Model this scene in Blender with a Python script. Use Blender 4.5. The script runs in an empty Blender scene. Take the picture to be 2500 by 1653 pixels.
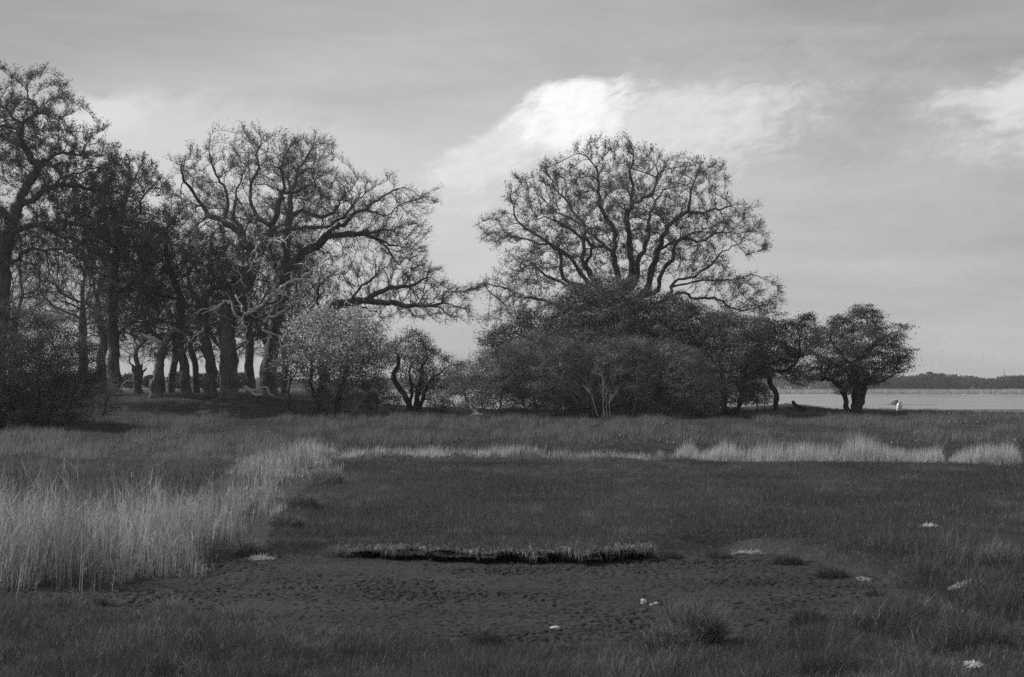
import bpy, math, random
import numpy as np

# ------------------------------------------------------------------ camera, sky, sun
sc = bpy.context.scene
F = 3472.0            # focal length in photo pixels (50 mm lens, 2500 px wide picture)
CX, HY, CAMZ = 1250.0, 943.0, 2.6
cam_d = bpy.data.cameras.new('camera')
cam = bpy.data.objects.new('camera', cam_d)
sc.collection.objects.link(cam)
cam.location = (0, 0, CAMZ)
cam.rotation_euler = (math.radians(90), 0, 0)
cam_d.sensor_width = 36.0
cam_d.lens = 50.0
cam_d.shift_y = (HY - 826.5) / 2500.0
cam_d.clip_start = 0.1
cam_d.clip_end = 6000
cam_d.dof.use_dof = True
cam_d.dof.focus_distance = 80
cam_d.dof.aperture_fstop = 4.5
sc.camera = cam

SUN_EL, SUN_AZ = math.radians(44), math.radians(-75)     # azimuth from +Y towards +X
sun_dir = (math.sin(SUN_AZ) * math.cos(SUN_EL), math.cos(SUN_AZ) * math.cos(SUN_EL), math.sin(SUN_EL))
ld = bpy.data.lights.new('sun', 'SUN')
ld.energy = 4.2
ld.angle = math.radians(0.6)
ld.color = (1, 1, 1)
sun = bpy.data.objects.new('sun', ld)
sc.collection.objects.link(sun)
from mathutils import Vector
sun.rotation_euler = Vector(sun_dir).to_track_quat('Z', 'Y').to_euler()

sc.view_settings.view_transform = 'Standard'
sc.view_settings.look = 'None'
sc.view_settings.gamma = 1
sc.view_settings.exposure = 0
sc.view_settings.use_curve_mapping = False
sc.render.film_transparent = False
try:
    sc.cycles.max_bounces = 6
    sc.cycles.diffuse_bounces = 2
    sc.cycles.glossy_bounces = 2
    sc.cycles.transmission_bounces = 4
    sc.cycles.use_denoising = False
    sc.cycles.use_adaptive_sampling = True
    sc.cycles.adaptive_threshold = 0.02
except Exception:
    pass

world = bpy.data.worlds.new("World")
sc.world = world
world.use_nodes = True
wt = world.node_tree
wt.nodes.clear()

class E:
    """tiny expression helper for shader maths"""
    def __init__(s, nt, sock): s.nt, s.s = nt, sock
    def _m(s, op, *a):
        n = s.nt.nodes.new('ShaderNodeMath'); n.operation = op
        for i, v in enumerate((s,) + a):
            if isinstance(v, E): s.nt.links.new(v.s, n.inputs[i])
            else: n.inputs[i].default_value = v
        return E(s.nt, n.outputs[0])
    def __add__(s, o): return s._m('ADD', o)
    __radd__ = __add__
    def __mul__(s, o): return s._m('MULTIPLY', o)
    __rmul__ = __mul__
    def __sub__(s, o): return s._m('SUBTRACT', o)
    def __truediv__(s, o): return s._m('DIVIDE', o)
    def sqrt(s): return s._m('SQRT')
    def maxi(s, o): return s._m('MAXIMUM', o)
    def mini(s, o): return s._m('MINIMUM', o)
    def atan2(s, o): return s._m('ARCTAN2', o)
    def asin(s): return s._m('ARCSINE')
    def smooth(s, lo, hi):
        n = s.nt.nodes.new('ShaderNodeMapRange'); n.interpolation_type = 'SMOOTHSTEP'
        s.nt.links.new(s.s, n.inputs['Value'])
        n.inputs['From Min'].default_value = lo; n.inputs['From Max'].default_value = hi
        return E(s.nt, n.outputs['Result'])

def noise_e(nt, x, y, z, scale, detail=6, rough=0.55, dist=0.0):
    c = nt.nodes.new('ShaderNodeCombineXYZ')
    for i, v in enumerate((x, y, z)):
        if isinstance(v, E): nt.links.new(v.s, c.inputs[i])
        else: c.inputs[i].default_value = v
    n = nt.nodes.new('ShaderNodeTexNoise')
    n.inputs['Scale'].default_value = scale
    n.inputs['Detail'].default_value = detail
    n.inputs['Roughness'].default_value = rough
    n.inputs['Distortion'].default_value = dist
    nt.links.new(c.outputs[0], n.inputs['Vector'])
    return E(nt, n.outputs[0])

def build_sky():
    nt = wt
    sky = nt.nodes.new('ShaderNodeTexSky')
    sky.sky_type = 'NISHITA'
    sky.sun_disc = False
    sky.sun_elevation = SUN_EL
    sky.sun_rotation = SUN_AZ
    sky.dust_density = 2.0
    bw = nt.nodes.new('ShaderNodeRGBToBW')
    nt.links.new(sky.outputs[0], bw.inputs[0])
    lum = E(nt, bw.outputs[0])
    tc = nt.nodes.new('ShaderNodeTexCoord')
    sp = nt.nodes.new('ShaderNodeSeparateXYZ')
    nt.links.new(tc.outputs['Generated'], sp.inputs[0])
    x, y, z = (E(nt, sp.outputs[i]) for i in range(3))
    az, el = x.atan2(y), z.asin()
    def ang(px, py):
        a = math.atan((px - CX) / F)
        return a, math.atan((HY - py) / F * math.cos(a))
    k = 1 / F
    # the whole cloud field is sheared so that wisps trail up to the right
    wx = noise_e(nt, az, el * 1.5, 4.1, 22, 3, 0.5) - 0.5
    wy = noise_e(nt, az, el * 1.5, 9.4, 22, 3, 0.5) - 0.5
    azw, elw = az + wx * 0.030, el + wy * 0.022
    n1 = noise_e(nt, azw - elw * 0.6, elw * 1.9, 0.3, 26, 10, 0.62, 0.2)
    n2 = noise_e(nt, azw - elw * 0.9, elw * 1.7, 7.7, 80, 8, 0.62, 0.3)
    nz = (n1 - 0.5) * 1.7 + (n2 - 0.5) * 0.9
    def cloud(px, py, rx, ry, rot, lo, hi, kn, kbot=1.0):
        ca, ce = ang(px, py)
        r = math.radians(rot)
        dx, dy = azw - ca, elw - ce
        a = (dx * math.cos(r) + dy * math.sin(r)) * (1 / (rx * k))
        b = (dy * math.cos(r) - dx * math.sin(r)) * (1 / (ry * k))
        b = b.maxi(0.0) - b.mini(0.0) * (1 / kbot)      # softer, deeper falloff below than above
        d = (a * a + b * b).sqrt()
        return ((d * -1.0 + 1.0) + nz * kn).smooth(lo, hi)
    # thin high veil over the clear sky
    streak = noise_e(nt, az * 5 + el * 9, el * 30, 2.2, 1.0, 7, 0.6, 0.4)
    streak2 = noise_e(nt, az * 3 - el * 5, el * 12, 5.2, 1.0, 6, 0.55, 0.5)
    base = lum.mini(9.0) * 0.06 + 2.38
    ca, ce = ang(950, 540)
    dx, dy = (az - ca) * 2.9, (el - ce) * 7
    glow = ((dx * dx + dy * dy).sqrt()).smooth(1.45, 0.0)
    base = base + glow * 1.6 + (streak - 0.5) * 1.7 + (streak2 - 0.5) * 1.3
    right = az.smooth(0.10, 0.40)
    base = base + az.smooth(0.05, 0.30) * el.smooth(0.16, 0.02) * 0.75
    v = base
    def over(v, m, val):
        return v + (m * val - m * v)
    sh = (n2 - 0.5) * 2.2 + 1.0                         # lit and shaded puffs
    v = over(v, cloud(460, 340, 520, 120, -3, -0.15, 0.7, 0.6, 1.8) * 0.9, 4.5)
    v = over(v, cloud(255, 262, 120, 45, -8, -0.1, 0.8, 0.8, 2.0) * 0.85, 5.0)
    v = over(v, cloud(1480, 345, 820, 220, 12, -0.1, 1.0, 0.55, 1.4) * 0.85, 4.0)
    v = over(v, cloud(1600, 285, 420, 85, 4, -0.05, 0.7, 0.75, 2.0) * 0.85, (sh * 0.8 + 4.2))
    v = over(v, cloud(1215, 345, 300, 58, 31, -0.05, 0.7, 0.7, 2.2) * 0.85, (sh * 0.8 + 4.5))
    v = over(v, cloud(1400, 245, 190, 52, 14, -0.02, 0.62, 0.5, 2.6) * 0.95, (sh * 0.9 + 5.8))
    v = over(v, cloud(2360, 340, 430, 220, 14, 0.0, 1.2, 0.55, 1.3) * 0.8, 3.75)
    v = over(v, cloud(2520, 200, 260, 75, 20, -0.05, 0.9, 0.8, 2.2) * 0.85, (sh * 0.7 + 4.6))
    cmb = nt.nodes.new('ShaderNodeCombineColor')
    for i in range(3): nt.links.new(v.s, cmb.inputs[i])
    bg = nt.nodes.new('ShaderNodeBackground')
    bg.inputs['Strength'].default_value = 0.15
    nt.links.new(cmb.outputs[0], bg.inputs['Color'])
    out = nt.nodes.new('ShaderNodeOutputWorld')
    nt.links.new(bg.outputs[0], out.inputs['Surface'])
build_sky()

# ------------------------------------------------------------------ helpers
COL = sc.collection

def W(px, py, Y):
    return np.array([(px - CX) / F * Y, Y, CAMZ - (py - HY) / F * Y])

def vnoise(x, y, seed=0):
    xi, yi = np.floor(x).astype(np.int64), np.floor(y).astype(np.int64)
    fx, fy = x - xi, y - yi
    fx, fy = fx * fx * (3 - 2 * fx), fy * fy * (3 - 2 * fy)
    def h(a, b):
        n = (a * 374761393 + b * 668265263 + seed * 1442695041) & 0x7fffffff
        n = ((n ^ (n >> 13)) * 1274126177) & 0x7fffffff
        return ((n ^ (n >> 16)) & 0xffff) / 65535.0
    return (h(xi, yi) * (1 - fx) + h(xi + 1, yi) * fx) * (1 - fy) + (h(xi, yi + 1) * (1 - fx) + h(xi + 1, yi + 1) * fx) * fy

def fbm(x, y, seed=0, o=4):
    s, a, t = 0, 1.0, 0
    for i in range(o):
        s = s + a * vnoise(x * 2 ** i, y * 2 ** i, seed + i * 17); t += a; a *= 0.5
    return s / t

def sstep(a, b, x):
    t = np.clip((x - a) / (b - a), 0, 1)
    return t * t * (3 - 2 * t)

def poly_dist(pts, poly):
    """signed distance to a closed polygon: positive inside"""
    pts = np.asarray(pts, float); poly = np.asarray(poly, float)
    d = np.full(len(pts), 1e9); inside = np.zeros(len(pts), bool)
    n = len(poly)
    for i in range(n):
        a, b = poly[i], poly[(i + 1) % n]
        ab = b - a
        t = np.clip(((pts - a) @ ab) / (ab @ ab + 1e-12), 0, 1)
        q = a + t[:, None] * ab
        d = np.minimum(d, np.hypot(pts[:, 0] - q[:, 0], pts[:, 1] - q[:, 1]))
        c = ((a[1] > pts[:, 1]) != (b[1] > pts[:, 1]))
        xx = a[0] + (pts[:, 1] - a[1]) * ab[0] / (ab[1] if abs(ab[1]) > 1e-12 else 1e-12)
        inside ^= c & (pts[:, 0] < xx)
    return np.where(inside, d, -d)

def ground_poly(pxs, z=0.0):
    out = []
    for px, py in pxs:
        Y = (CAMZ - z) * F / (py - HY)
        out.append(((px - CX) / F * Y, Y))
    return np.array(out)

MUD_PX = [(-350, 1452), (0, 1446), (130, 1450), (275, 1432), (330, 1400), (500, 1398), (560, 1368), (660, 1358), (760, 1352), (850, 1346), (930, 1352), (1000, 1349), (1060, 1357),
          (1150, 1354), (1230, 1363), (1300, 1358), (1370, 1367), (1450, 1361), (1520, 1357), (1560, 1350), (1650, 1346), (1760, 1342), (1860, 1354), (1980, 1372), (2010, 1395),
          (2120, 1408), (2150, 1440), (2240, 1470), (2230, 1500), (2050, 1500), (1900, 1510), (1700, 1560), (1400, 1572), (1150, 1560),
          (900, 1545), (760, 1520), (600, 1508), (480, 1500), (380, 1492), (300, 1482), (200, 1476), (0, 1466), (-350, 1468)]
MUD = ground_poly(MUD_PX)
REED_PX = [(-350, 1440), (130, 1445), (265, 1428), (330, 1395), (495, 1395), (550, 1362), (640, 1345), (690, 1310), (680, 1280), (730, 1240),
           (760, 1200), (830, 1185), (850, 1160), (800, 1122), (700, 1118), (600, 1130), (520, 1180), (430, 1235), (300, 1290), (150, 1335), (-350, 1365)]
REED = ground_poly(REED_PX, 0.1)

_tx = [-300, -60, -31, -16, -9, -5, -1, 12, 18, 21.5, 32, 60, 300]
_tz = [2.0, 2.1, 2.1, 2.0, 1.45, 1.2, 1.05, 1.05, 1.38, 1.12, 0.98, 0.9, 0.9]

def ground(X, Y, fine=True):
    X = np.asarray(X, float); Y = np.asarray(Y, float)
    sh = X.shape
    X, Y = X.ravel(), Y.ravel()
    z = np.interp(Y, [-50, 10, 14, 18, 22, 43, 46.5, 49, 52, 60, 70, 78], [0.25, 0.16, 0.11, 0.14, 0.2, 0.24, 0.08, 0.14, 0.29, 0.48, 0.72, 0.9])
    top = np.interp(X, _tx, _tz)
    z = z + (top - 0.9) * sstep(74, 91, Y)
    z = z + 0.25 * sstep(-14, -26, X) * sstep(58, 68, Y) * (1 - sstep(74, 91, Y))
    # the bank falls away to the water behind the crest
    wl = sstep(-12, -20, X)
    c0 = np.interp(X, [-20, -12, 0, 17, 24, 40], [210, 96, 94, 93, 90, 87])
    z = z - (z + 1.2) * sstep(0, 1, (Y - c0) / np.where(wl > 0.5, 20, 9))
    far = sstep(538, 552, Y)
    z = np.where(Y > 300, -1.2 + 1.25 * far + 0.3 * sstep(600, 1500, Y), z)
    near = (Y < 160)
    if fine:
        z = z + np.where(near, (0.10 + 0.22 * (Y > 47)) * (fbm(X * 0.35, Y * 0.22, 5) - 0.5) + 0.06 * (fbm(X * 1.3, Y * 1.1, 9, 3) - 0.5), 0)
    m = (Y < 30) & (Y > 10)
    if m.any():
        p = np.stack([X[m], Y[m]], 1)
        d = -poly_dist(p, MUD)                       # positive outside
        fb = Y[m] > 18.2
        w = np.where(fb & (X[m] > -2.4) & (X[m] < 2.0), 0.10, np.where(fb, 0.5, 1.1))
        h = z[m]
        bump = np.where(~fb, 0.05 * np.exp(-((d - 0.5) / 0.4) ** 2) * fbm(X[m] * 2.5, Y[m] * 2.5, 33), 0)
        z[m] = -0.06 + (h + 0.06) * sstep(-0.02, 1, d / w) + bump
        dr = poly_dist(p, REED)
        z[m] = z[m] - 0.09 * sstep(-0.1, 0.4, dr) * (d > 0)
    return z.reshape(sh)

def g1(x, y):
    return float(ground(np.array([x]), np.array([y]))[0])

def mesh_obj(name, verts, faces, mat, parent=None, base=(0, 0, 0), tint=None, smooth=False):
    verts = np.asarray(verts, np.float32) - np.asarray(base, np.float32)
    me = bpy.data.meshes.new(name)
    fl = faces if isinstance(faces, list) else [faces]
    fl = [np.asarray(f, np.int32) for f in fl if len(f)]
    nl = sum(f.size for f in fl); npoly = sum(len(f) for f in fl)
    me.vertices.add(len(verts)); me.vertices.foreach_set('co', np.ascontiguousarray(verts).ravel())
    me.loops.add(nl); me.loops.foreach_set('vertex_index', np.concatenate([f.ravel() for f in fl]))
    me.polygons.add(npoly)
    ls = []; o = 0
    for f in fl:
        ls.append(o + np.arange(len(f), dtype=np.int32) * f.shape[1]); o += f.size
    me.polygons.foreach_set('loop_start', np.concatenate(ls).astype(np.int32))
    me.polygons.foreach_set('use_smooth', np.full(npoly, bool(smooth)))
    if tint is not None:
        a = me.attributes.new('tint', 'FLOAT', 'POINT')
        a.data.foreach_set('value', np.asarray(tint, np.float32))
    me.materials.append(mat)
    me.update(calc_edges=True)
    ob = bpy.data.objects.new(name, me)
    COL.objects.link(ob)
    if parent is not None: ob.parent = parent
    else: ob.location = base
    return ob

def thing(name, label, cat, loc, group=None):
    o = bpy.data.objects.new(name, None)
    COL.objects.link(o)
    o.location = loc; o.empty_display_size = 0.5
    o['label'] = label; o['category'] = cat
    if group: o['group'] = group
    return o

def tag(o, label=None, cat=None, group=None, kind=None):
    if label: o['label'] = label
    if cat: o['category'] = cat
    if group: o['group'] = group
    if kind: o['kind'] = kind
    return o

def copy_thing(root, loc, rz, scale, label, group=None, name=None):
    r = root.copy(); COL.objects.link(r)
    r.location = loc; r.rotation_euler = (0, 0, rz); r.scale = (scale,) * 3 if not isinstance(scale, tuple) else scale
    r['label'] = label
    if group: r['group'] = group
    for ch in list(root.children):
        c = ch.copy(); COL.objects.link(c); c.parent = r
    return r

# ------------------------------------------------------------------ materials
def new_mat(name):
    m = bpy.data.materials.new(name); m.use_nodes = True
    nt = m.node_tree; nt.nodes.clear()
    out = nt.nodes.new('ShaderNodeOutputMaterial')
    return m, nt, out

def gcol(nt, e, sock):
    c = nt.nodes.new('ShaderNodeCombineColor')
    for i in range(3): nt.links.new(e.s, c.inputs[i])
    nt.links.new(c.outputs[0], sock)

def attr_e(nt, n='tint'):
    a = nt.nodes.new('ShaderNodeAttribute'); a.attribute_name = n
    return E(nt, a.outputs['Fac'])

def objc(nt):
    tc = nt.nodes.new('ShaderNodeTexCoord'); sp = nt.nodes.new('ShaderNodeSeparateXYZ')
    nt.links.new(tc.outputs['Object'], sp.inputs[0])
    return [E(nt, sp.outputs[i]) for i in range(3)]

def leaf_mat(name, lo, hi, trans=0.35, gloss=0.0):
    """thin leaf or blade: tint 0..1 runs from lo to hi albedo"""
    m, nt, out = new_mat(name)
    t = attr_e(nt)
    v = t * (hi - lo) + lo
    d = nt.nodes.new('ShaderNodeBsdfDiffuse'); gcol(nt, v, d.inputs['Color'])
    tr = nt.nodes.new('ShaderNodeBsdfTranslucent'); gcol(nt, v, tr.inputs['Color'])
    mx = nt.nodes.new('ShaderNodeMixShader'); mx.inputs[0].default_value = trans
    nt.links.new(d.outputs[0], mx.inputs[1]); nt.links.new(tr.outputs[0], mx.inputs[2])
    last = mx
    if gloss > 0:
        g = nt.nodes.new('ShaderNodeBsdfGlossy'); g.inputs['Roughness'].default_value = 0.45
        g.inputs['Color'].default_value = (0.5, 0.5, 0.5, 1)
        m2 = nt.nodes.new('ShaderNodeMixShader'); m2.inputs[0].default_value = gloss
        nt.links.new(mx.outputs[0], m2.inputs[1]); nt.links.new(g.outputs[0], m2.inputs[2]); last = m2
    nt.links.new(last.outputs[0], out.inputs['Surface'])
    return m

def bark_mat(name, lo, hi, bump=0.6, sx=9, sz=1.6):
    m, nt, out = new_mat(name)
    x, y, z = objc(nt)
    n = noise_e(nt, x * sx, y * sx, z * sz, 1.0, 7, 0.62, 0.3)
    n2 = noise_e(nt, x, y, z, 1.7, 4, 0.6)
    v = (n * 0.6 + n2 * 0.6 - 0.1).smooth(0.2, 0.8) * (hi - lo) + lo
    p = nt.nodes.new('ShaderNodeBsdfPrincipled'); p.inputs['Roughness'].default_value = 0.9
    p.inputs['Specular IOR Level'].default_value = 0.2
    gcol(nt, v, p.inputs['Base Color'])
    b = nt.nodes.new('ShaderNodeBump'); b.inputs['Strength'].default_value = bump; b.inputs['Distance'].default_value = 0.06
    nt.links.new(n.s, b.inputs['Height']); nt.links.new(b.outputs[0], p.inputs['Normal'])
    nt.links.new(p.outputs[0], out.inputs['Surface'])
    return m

def solid_mat(name, lo, hi, scale=6, rough=0.85, bump=0.3, dist=0.02):
    m, nt, out = new_mat(name)
    x, y, z = objc(nt)
    n = noise_e(nt, x, y, z, scale, 6, 0.6)
    v = n.smooth(0.25, 0.75) * (hi - lo) + lo
    p = nt.nodes.new('ShaderNodeBsdfPrincipled'); p.inputs['Roughness'].default_value = rough
    p.inputs['Specular IOR Level'].default_value = 0.25
    gcol(nt, v, p.inputs['Base Color'])
    b = nt.nodes.new('ShaderNodeBump'); b.inputs['Strength'].default_value = bump; b.inputs['Distance'].default_value = dist
    nt.links.new(n.s, b.inputs['Height']); nt.links.new(b.outputs[0], p.inputs['Normal'])
    nt.links.new(p.outputs[0], out.inputs['Surface'])
    return m

M = {}
M['bark'] = bark_mat('oak_bark', 0.022, 0.22, 1.0, 8, 1.2)
M['bark_dark'] = bark_mat('thorn_bark', 0.025, 0.075)
M['dead'] = bark_mat('dead_wood', 0.35, 0.65, 0.5)
M['pale_stem'] = bark_mat('pale_stem', 0.14, 0.3, 0.3)
M['twig'] = leaf_mat('oak_twigs_and_buds', 0.06, 0.2, 0.25)
M['thorn_leaf'] = leaf_mat('thorn_leaves', 0.04, 0.23, 0.18)
M['scrub_leaf'] = leaf_mat('scrub_leaves', 0.06, 0.32, 0.18)
M['blossom'] = leaf_mat('blossom_petals', 0.5, 0.85, 0.3)
M['grass'] = leaf_mat('grass_blades', 0.045, 0.40, 0.35)
M['reed'] = leaf_mat('reed_straw', 0.12, 0.72, 0.35)
M['farleaf'] = leaf_mat('far_tree_leaves', 0.05, 0.10, 0.2)
M['soil'] = solid_mat('soil', 0.02, 0.045, 5)
M['stone'] = solid_mat('pale_stone', 0.3, 0.6, 14)
M['boulder'] = solid_mat('dark_boulder', 0.04, 0.12, 5)
M['white'] = solid_mat('white_plastic', 0.72, 0.82, 3, 0.45, 0.05)
M['whitecap'] = solid_mat('pale_droppings', 0.25, 0.5, 6)
M['feather'] = solid_mat('white_feathers', 0.8, 0.85, 9, 0.7, 0.1)
M['dark'] = solid_mat('dark_parts', 0.02, 0.04, 9)
M['wall'] = solid_mat('whitewashed_wall', 0.7, 0.8, 1, 0.9, 0.1)
M['roof'] = solid_mat('slate_roof', 0.12, 0.2, 3, 0.8, 0.2)
M['steel'] = solid_mat('grey_steel', 0.2, 0.3, 3, 0.6, 0.1)

def ground_mat():
    m, nt, out = new_mat('turf_soil')
    x, y, z = objc(nt)
    n = noise_e(nt, x, y, z, 3.0, 8, 0.65)
    n2 = noise_e(nt, x, y, z, 0.25, 4, 0.6)
    v = (n * 0.6 + n2 * 0.5).smooth(0.3, 0.8) * 0.04 + 0.022
    p = nt.nodes.new('ShaderNodeBsdfPrincipled'); p.inputs['Roughness'].default_value = 0.95
    p.inputs['Specular IOR Level'].default_value = 0.1
    gcol(nt, v, p.inputs['Base Color'])
    b = nt.nodes.new('ShaderNodeBump'); b.inputs['Strength'].default_value = 0.8; b.inputs['Distance'].default_value = 0.08
    nt.links.new(n.s, b.inputs['Height']); nt.links.new(b.outputs[0], p.inputs['Normal'])
    nt.links.new(p.outputs[0], out.inputs['Surface'])
    return m

def mud_mat():
    m, nt, out = new_mat('drying_mud')
    x, y, z = objc(nt)
    n = noise_e(nt, x * 0.45, y, z, 9.0, 7, 0.6, 0.4)
    n2 = noise_e(nt, x * 0.4, y, z, 1.1, 4, 0.55)
    n3 = noise_e(nt, x * 0.7, y, 4.4, 40, 4, 0.6)
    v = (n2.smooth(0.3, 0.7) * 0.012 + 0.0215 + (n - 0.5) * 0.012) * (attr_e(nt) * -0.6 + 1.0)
    p = nt.nodes.new('ShaderNodeBsdfPrincipled'); p.inputs['Roughness'].default_value = 0.8
    p.inputs['Specular IOR Level'].default_value = 0.2
    gcol(nt, v, p.inputs['Base Color'])
    b = nt.nodes.new('ShaderNodeBump'); b.inputs['Strength'].default_value = 0.5; b.inputs['Distance'].default_value = 0.02
    nt.links.new((n + n3 * 0.5).s, b.inputs['Height']); nt.links.new(b.outputs[0], p.inputs['Normal'])
    nt.links.new(p.outputs[0], out.inputs['Surface'])
    return m

def water_mat():
    m, nt, out = new_mat('rippled_water')
    x, y, z = objc(nt)
    n = noise_e(nt, x * 0.5, y * 1.6, 0.0, 1.2, 4, 0.6, 0.3)
    n2 = noise_e(nt, x * 0.01, y * 0.12, 0.0, 1.0, 4, 0.6)
    p = nt.nodes.new('ShaderNodeBsdfPrincipled')
    p.inputs['Base Color'].default_value = (0.05, 0.05, 0.05, 1)
    rr = n2.smooth(0.35, 0.7) * 0.12 + 0.10
    nt.links.new(rr.s, p.inputs['Roughness'])
    p.inputs['IOR'].default_value = 1.33
    b = nt.nodes.new('ShaderNodeBump'); b.inputs['Strength'].default_value = 0.25; b.inputs['Distance'].default_value = 0.05
    nt.links.new(n.s, b.inputs['Height']); nt.links.new(b.outputs[0], p.inputs['Normal'])
    nt.links.new(p.outputs[0], out.inputs['Surface'])
    return m
M['ground'] = ground_mat(); M['mud'] = mud_mat(); M['water'] = water_mat()

# ------------------------------------------------------------------ ground, mud, water
def grid_faces(nr, nc):
    i = np.arange(nr - 1)[:, None] * nc + np.arange(nc - 1)[None, :]
    i = i.ravel()
    return np.stack([i, i + 1, i + nc + 1, i + nc], 1)

def build_ground():
    ys = np.concatenate([np.linspace(-30, 9, 14)[:-1], np.arange(9, 24, 0.06), np.arange(24, 56, 0.25), np.arange(56, 100, 0.4),
                         np.arange(100, 165, 1.5), np.arange(165, 530, 20), np.arange(530, 560, 2), np.arange(560, 900, 20), np.linspace(900, 1500, 6)])
    u = np.linspace(-1, 1, 361)
    hw = 14 + 0.62 * np.maximum(ys, 0)
    X = u[None, :] * hw[:, None]; Y = np.repeat(ys[:, None], len(u), 1)
    Z = ground(X, Y)
    v = np.stack([X, Y, Z], -1).reshape(-1, 3)
    o = mesh_obj('ground', v, grid_faces(len(ys), len(u)), M['ground'], smooth=True)
    tag(o, kind='structure')
build_ground()

def build_mud():
    s = 0.013
    x = np.arange(MUD[:, 0].min() - .3, MUD[:, 0].max() + .4, s * 1.3); y = np.arange(MUD[:, 1].min() - .3, MUD[:, 1].max() + .5, s)
    x = x[(x > -8.5)]
    X, Y = np.meshgrid(x, y)
    p = np.stack([X.ravel(), Y.ravel()], 1)
    d = poly_dist(p, MUD)
    X, Y = X.ravel(), Y.ravel()
    z = 0.02 * (fbm(X * 1.2, Y * 1.5, 3) - 0.5) + 0.012 * (fbm(X * 6, Y * 8, 41, 3) - 0.5)
    dens = fbm(X * 0.7, Y * 0.9, 71, 3)
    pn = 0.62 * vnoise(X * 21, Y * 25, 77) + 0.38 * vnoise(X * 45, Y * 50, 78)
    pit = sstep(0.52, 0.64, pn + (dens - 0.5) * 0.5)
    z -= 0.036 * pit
    z += 0.008 * sstep(0.45, 0.6, pn) * (1 - pit)
    z += 0.10 * np.clip(-d, 0, 0.4) ** 1.0 * (Y < 18.2)        # laps up under the near turf
    keep = (d > -0.42).reshape(len(y), len(x))
    f = grid_faces(len(y), len(x))
    kf = keep.ravel()[f].all(1)
    f = f[kf]
    used = np.unique(f); remap = np.full(X.size, -1, np.int64); remap[used] = np.arange(len(used))
    v = np.stack([X, Y, z], 1)[used]
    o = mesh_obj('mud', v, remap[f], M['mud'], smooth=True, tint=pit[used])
    tag(o, kind='structure')
build_mud()

def build_water():
    v = [(-900, 70, -0.3), (900, 70, -0.3), (900, 560, -0.3), (-900, 560, -0.3)]
    o = mesh_obj('water', v, np.array([[0, 1, 2, 3]]), M['water'])
    tag(o, kind='structure')
    # low mud banks that just break the surface
    rng = np.random.default_rng(3)
    for x0, x1, yc, hw in ((52, 95, 172, 5.0), (56, 68, 224, 0.9)):
        n = 60; t = np.linspace(0, 1, n)
        xs = x0 + (x1 - x0) * t
        w = hw * np.sin(np.pi * t) ** 0.5 * (0.5 + fbm(t * 7, t * 0, 9))
        rows = []
        for k in np.linspace(-1, 1, 7):
            rows.append(np.stack([xs, yc + k * w, np.full(n, -0.33) + 0.09 * (1 - k * k) * np.minimum(1, w)], 1))
        tag(mesh_obj('mudflat', np.concatenate(rows), grid_faces(7, n), M['mud'], smooth=True), kind='structure')
build_water()

# turf lip that overhangs the undercut bank
LIP_PX = [(850, 1336), (900, 1338), (960, 1342), (1010, 1339), (1060, 1346), (1120, 1343), (1170, 1350), (1230, 1343), (1300, 1347), (1380, 1346), (1420, 1352), (1470, 1345), (1540, 1340), (1600, 1340)]
LIP = ground_poly(LIP_PX, 0.17)
def lip_y(x):
    return np.interp(x, LIP[:, 0], LIP[:, 1]) + 0.24 * (fbm(x * 3.5, x * 0, 4) - 0.5) + 0.10 * (fbm(x * 11, x * 0, 14, 2) - 0.5)
def lip_z(x):
    return 0.172 + 0.07 * (fbm(x * 1.9, x * 0, 15, 3) - 0.5)
def build_lip():
    n = 220
    xs = np.linspace(LIP[0, 0] + 0.02, LIP[-1, 0] - 0.02, n)
    ye = lip_y(xs)
    taper = np.minimum(1, np.minimum(xs - xs[0], xs[-1] - xs) / 0.5)
    rows = []
    prof = [(0.75, -0.03), (0.4, 0.0), (0.12, 0.0), (0.03, -0.012), (0.01, -0.03), (0.06, -0.05), (0.35, -0.055), (0.75, -0.05)]
    for dy, dz in prof:
        y = ye + dy + (1 - taper) * 0.25
        z = lip_z(xs) - 0.08 * (1 - taper) + dz + 0.012 * (fbm(xs * 4, y * 4, 6) - 0.5)
        rows.append(np.stack([xs, y, z], 1))
    tag(mesh_obj('turf_bank', np.concatenate(rows), grid_faces(len(prof), n), M['soil'], smooth=True), kind='structure')
build_lip()

# ------------------------------------------------------------------ branch skeletons
def nrm(v):
    return v / (np.linalg.norm(v, axis=-1, keepdims=True) + 1e-9)

def resample(P, step):
    P = np.asarray(P, float)
    if len(P) > 2:                                  # Catmull-Rom
        Q = np.vstack([2 * P[0] - P[1], P, 2 * P[-1] - P[-2]])
        out = []
        for i in range(1, len(Q) - 2):
            p0, p1, p2, p3 = Q[i - 1:i + 3]
            for t in np.linspace(0, 1, 8, endpoint=False):
                out.append(0.5 * (2 * p1 + (p2 - p0) * t + (2 * p0 - 5 * p1 + 4 * p2 - p3) * t * t + (3 * p1 - p0 - 3 * p2 + p3) * t ** 3))
        out.append(P[-1]); P = np.array(out)
    L = np.r_[0, np.cumsum(np.linalg.norm(np.diff(P, axis=0), axis=1))]
    n = max(2, int(round(L[-1] / step)) + 1)
    s = np.linspace(0, L[-1], n)
    return np.stack([np.interp(s, L, P[:, k]) for k in range(3)], 1)

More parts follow.
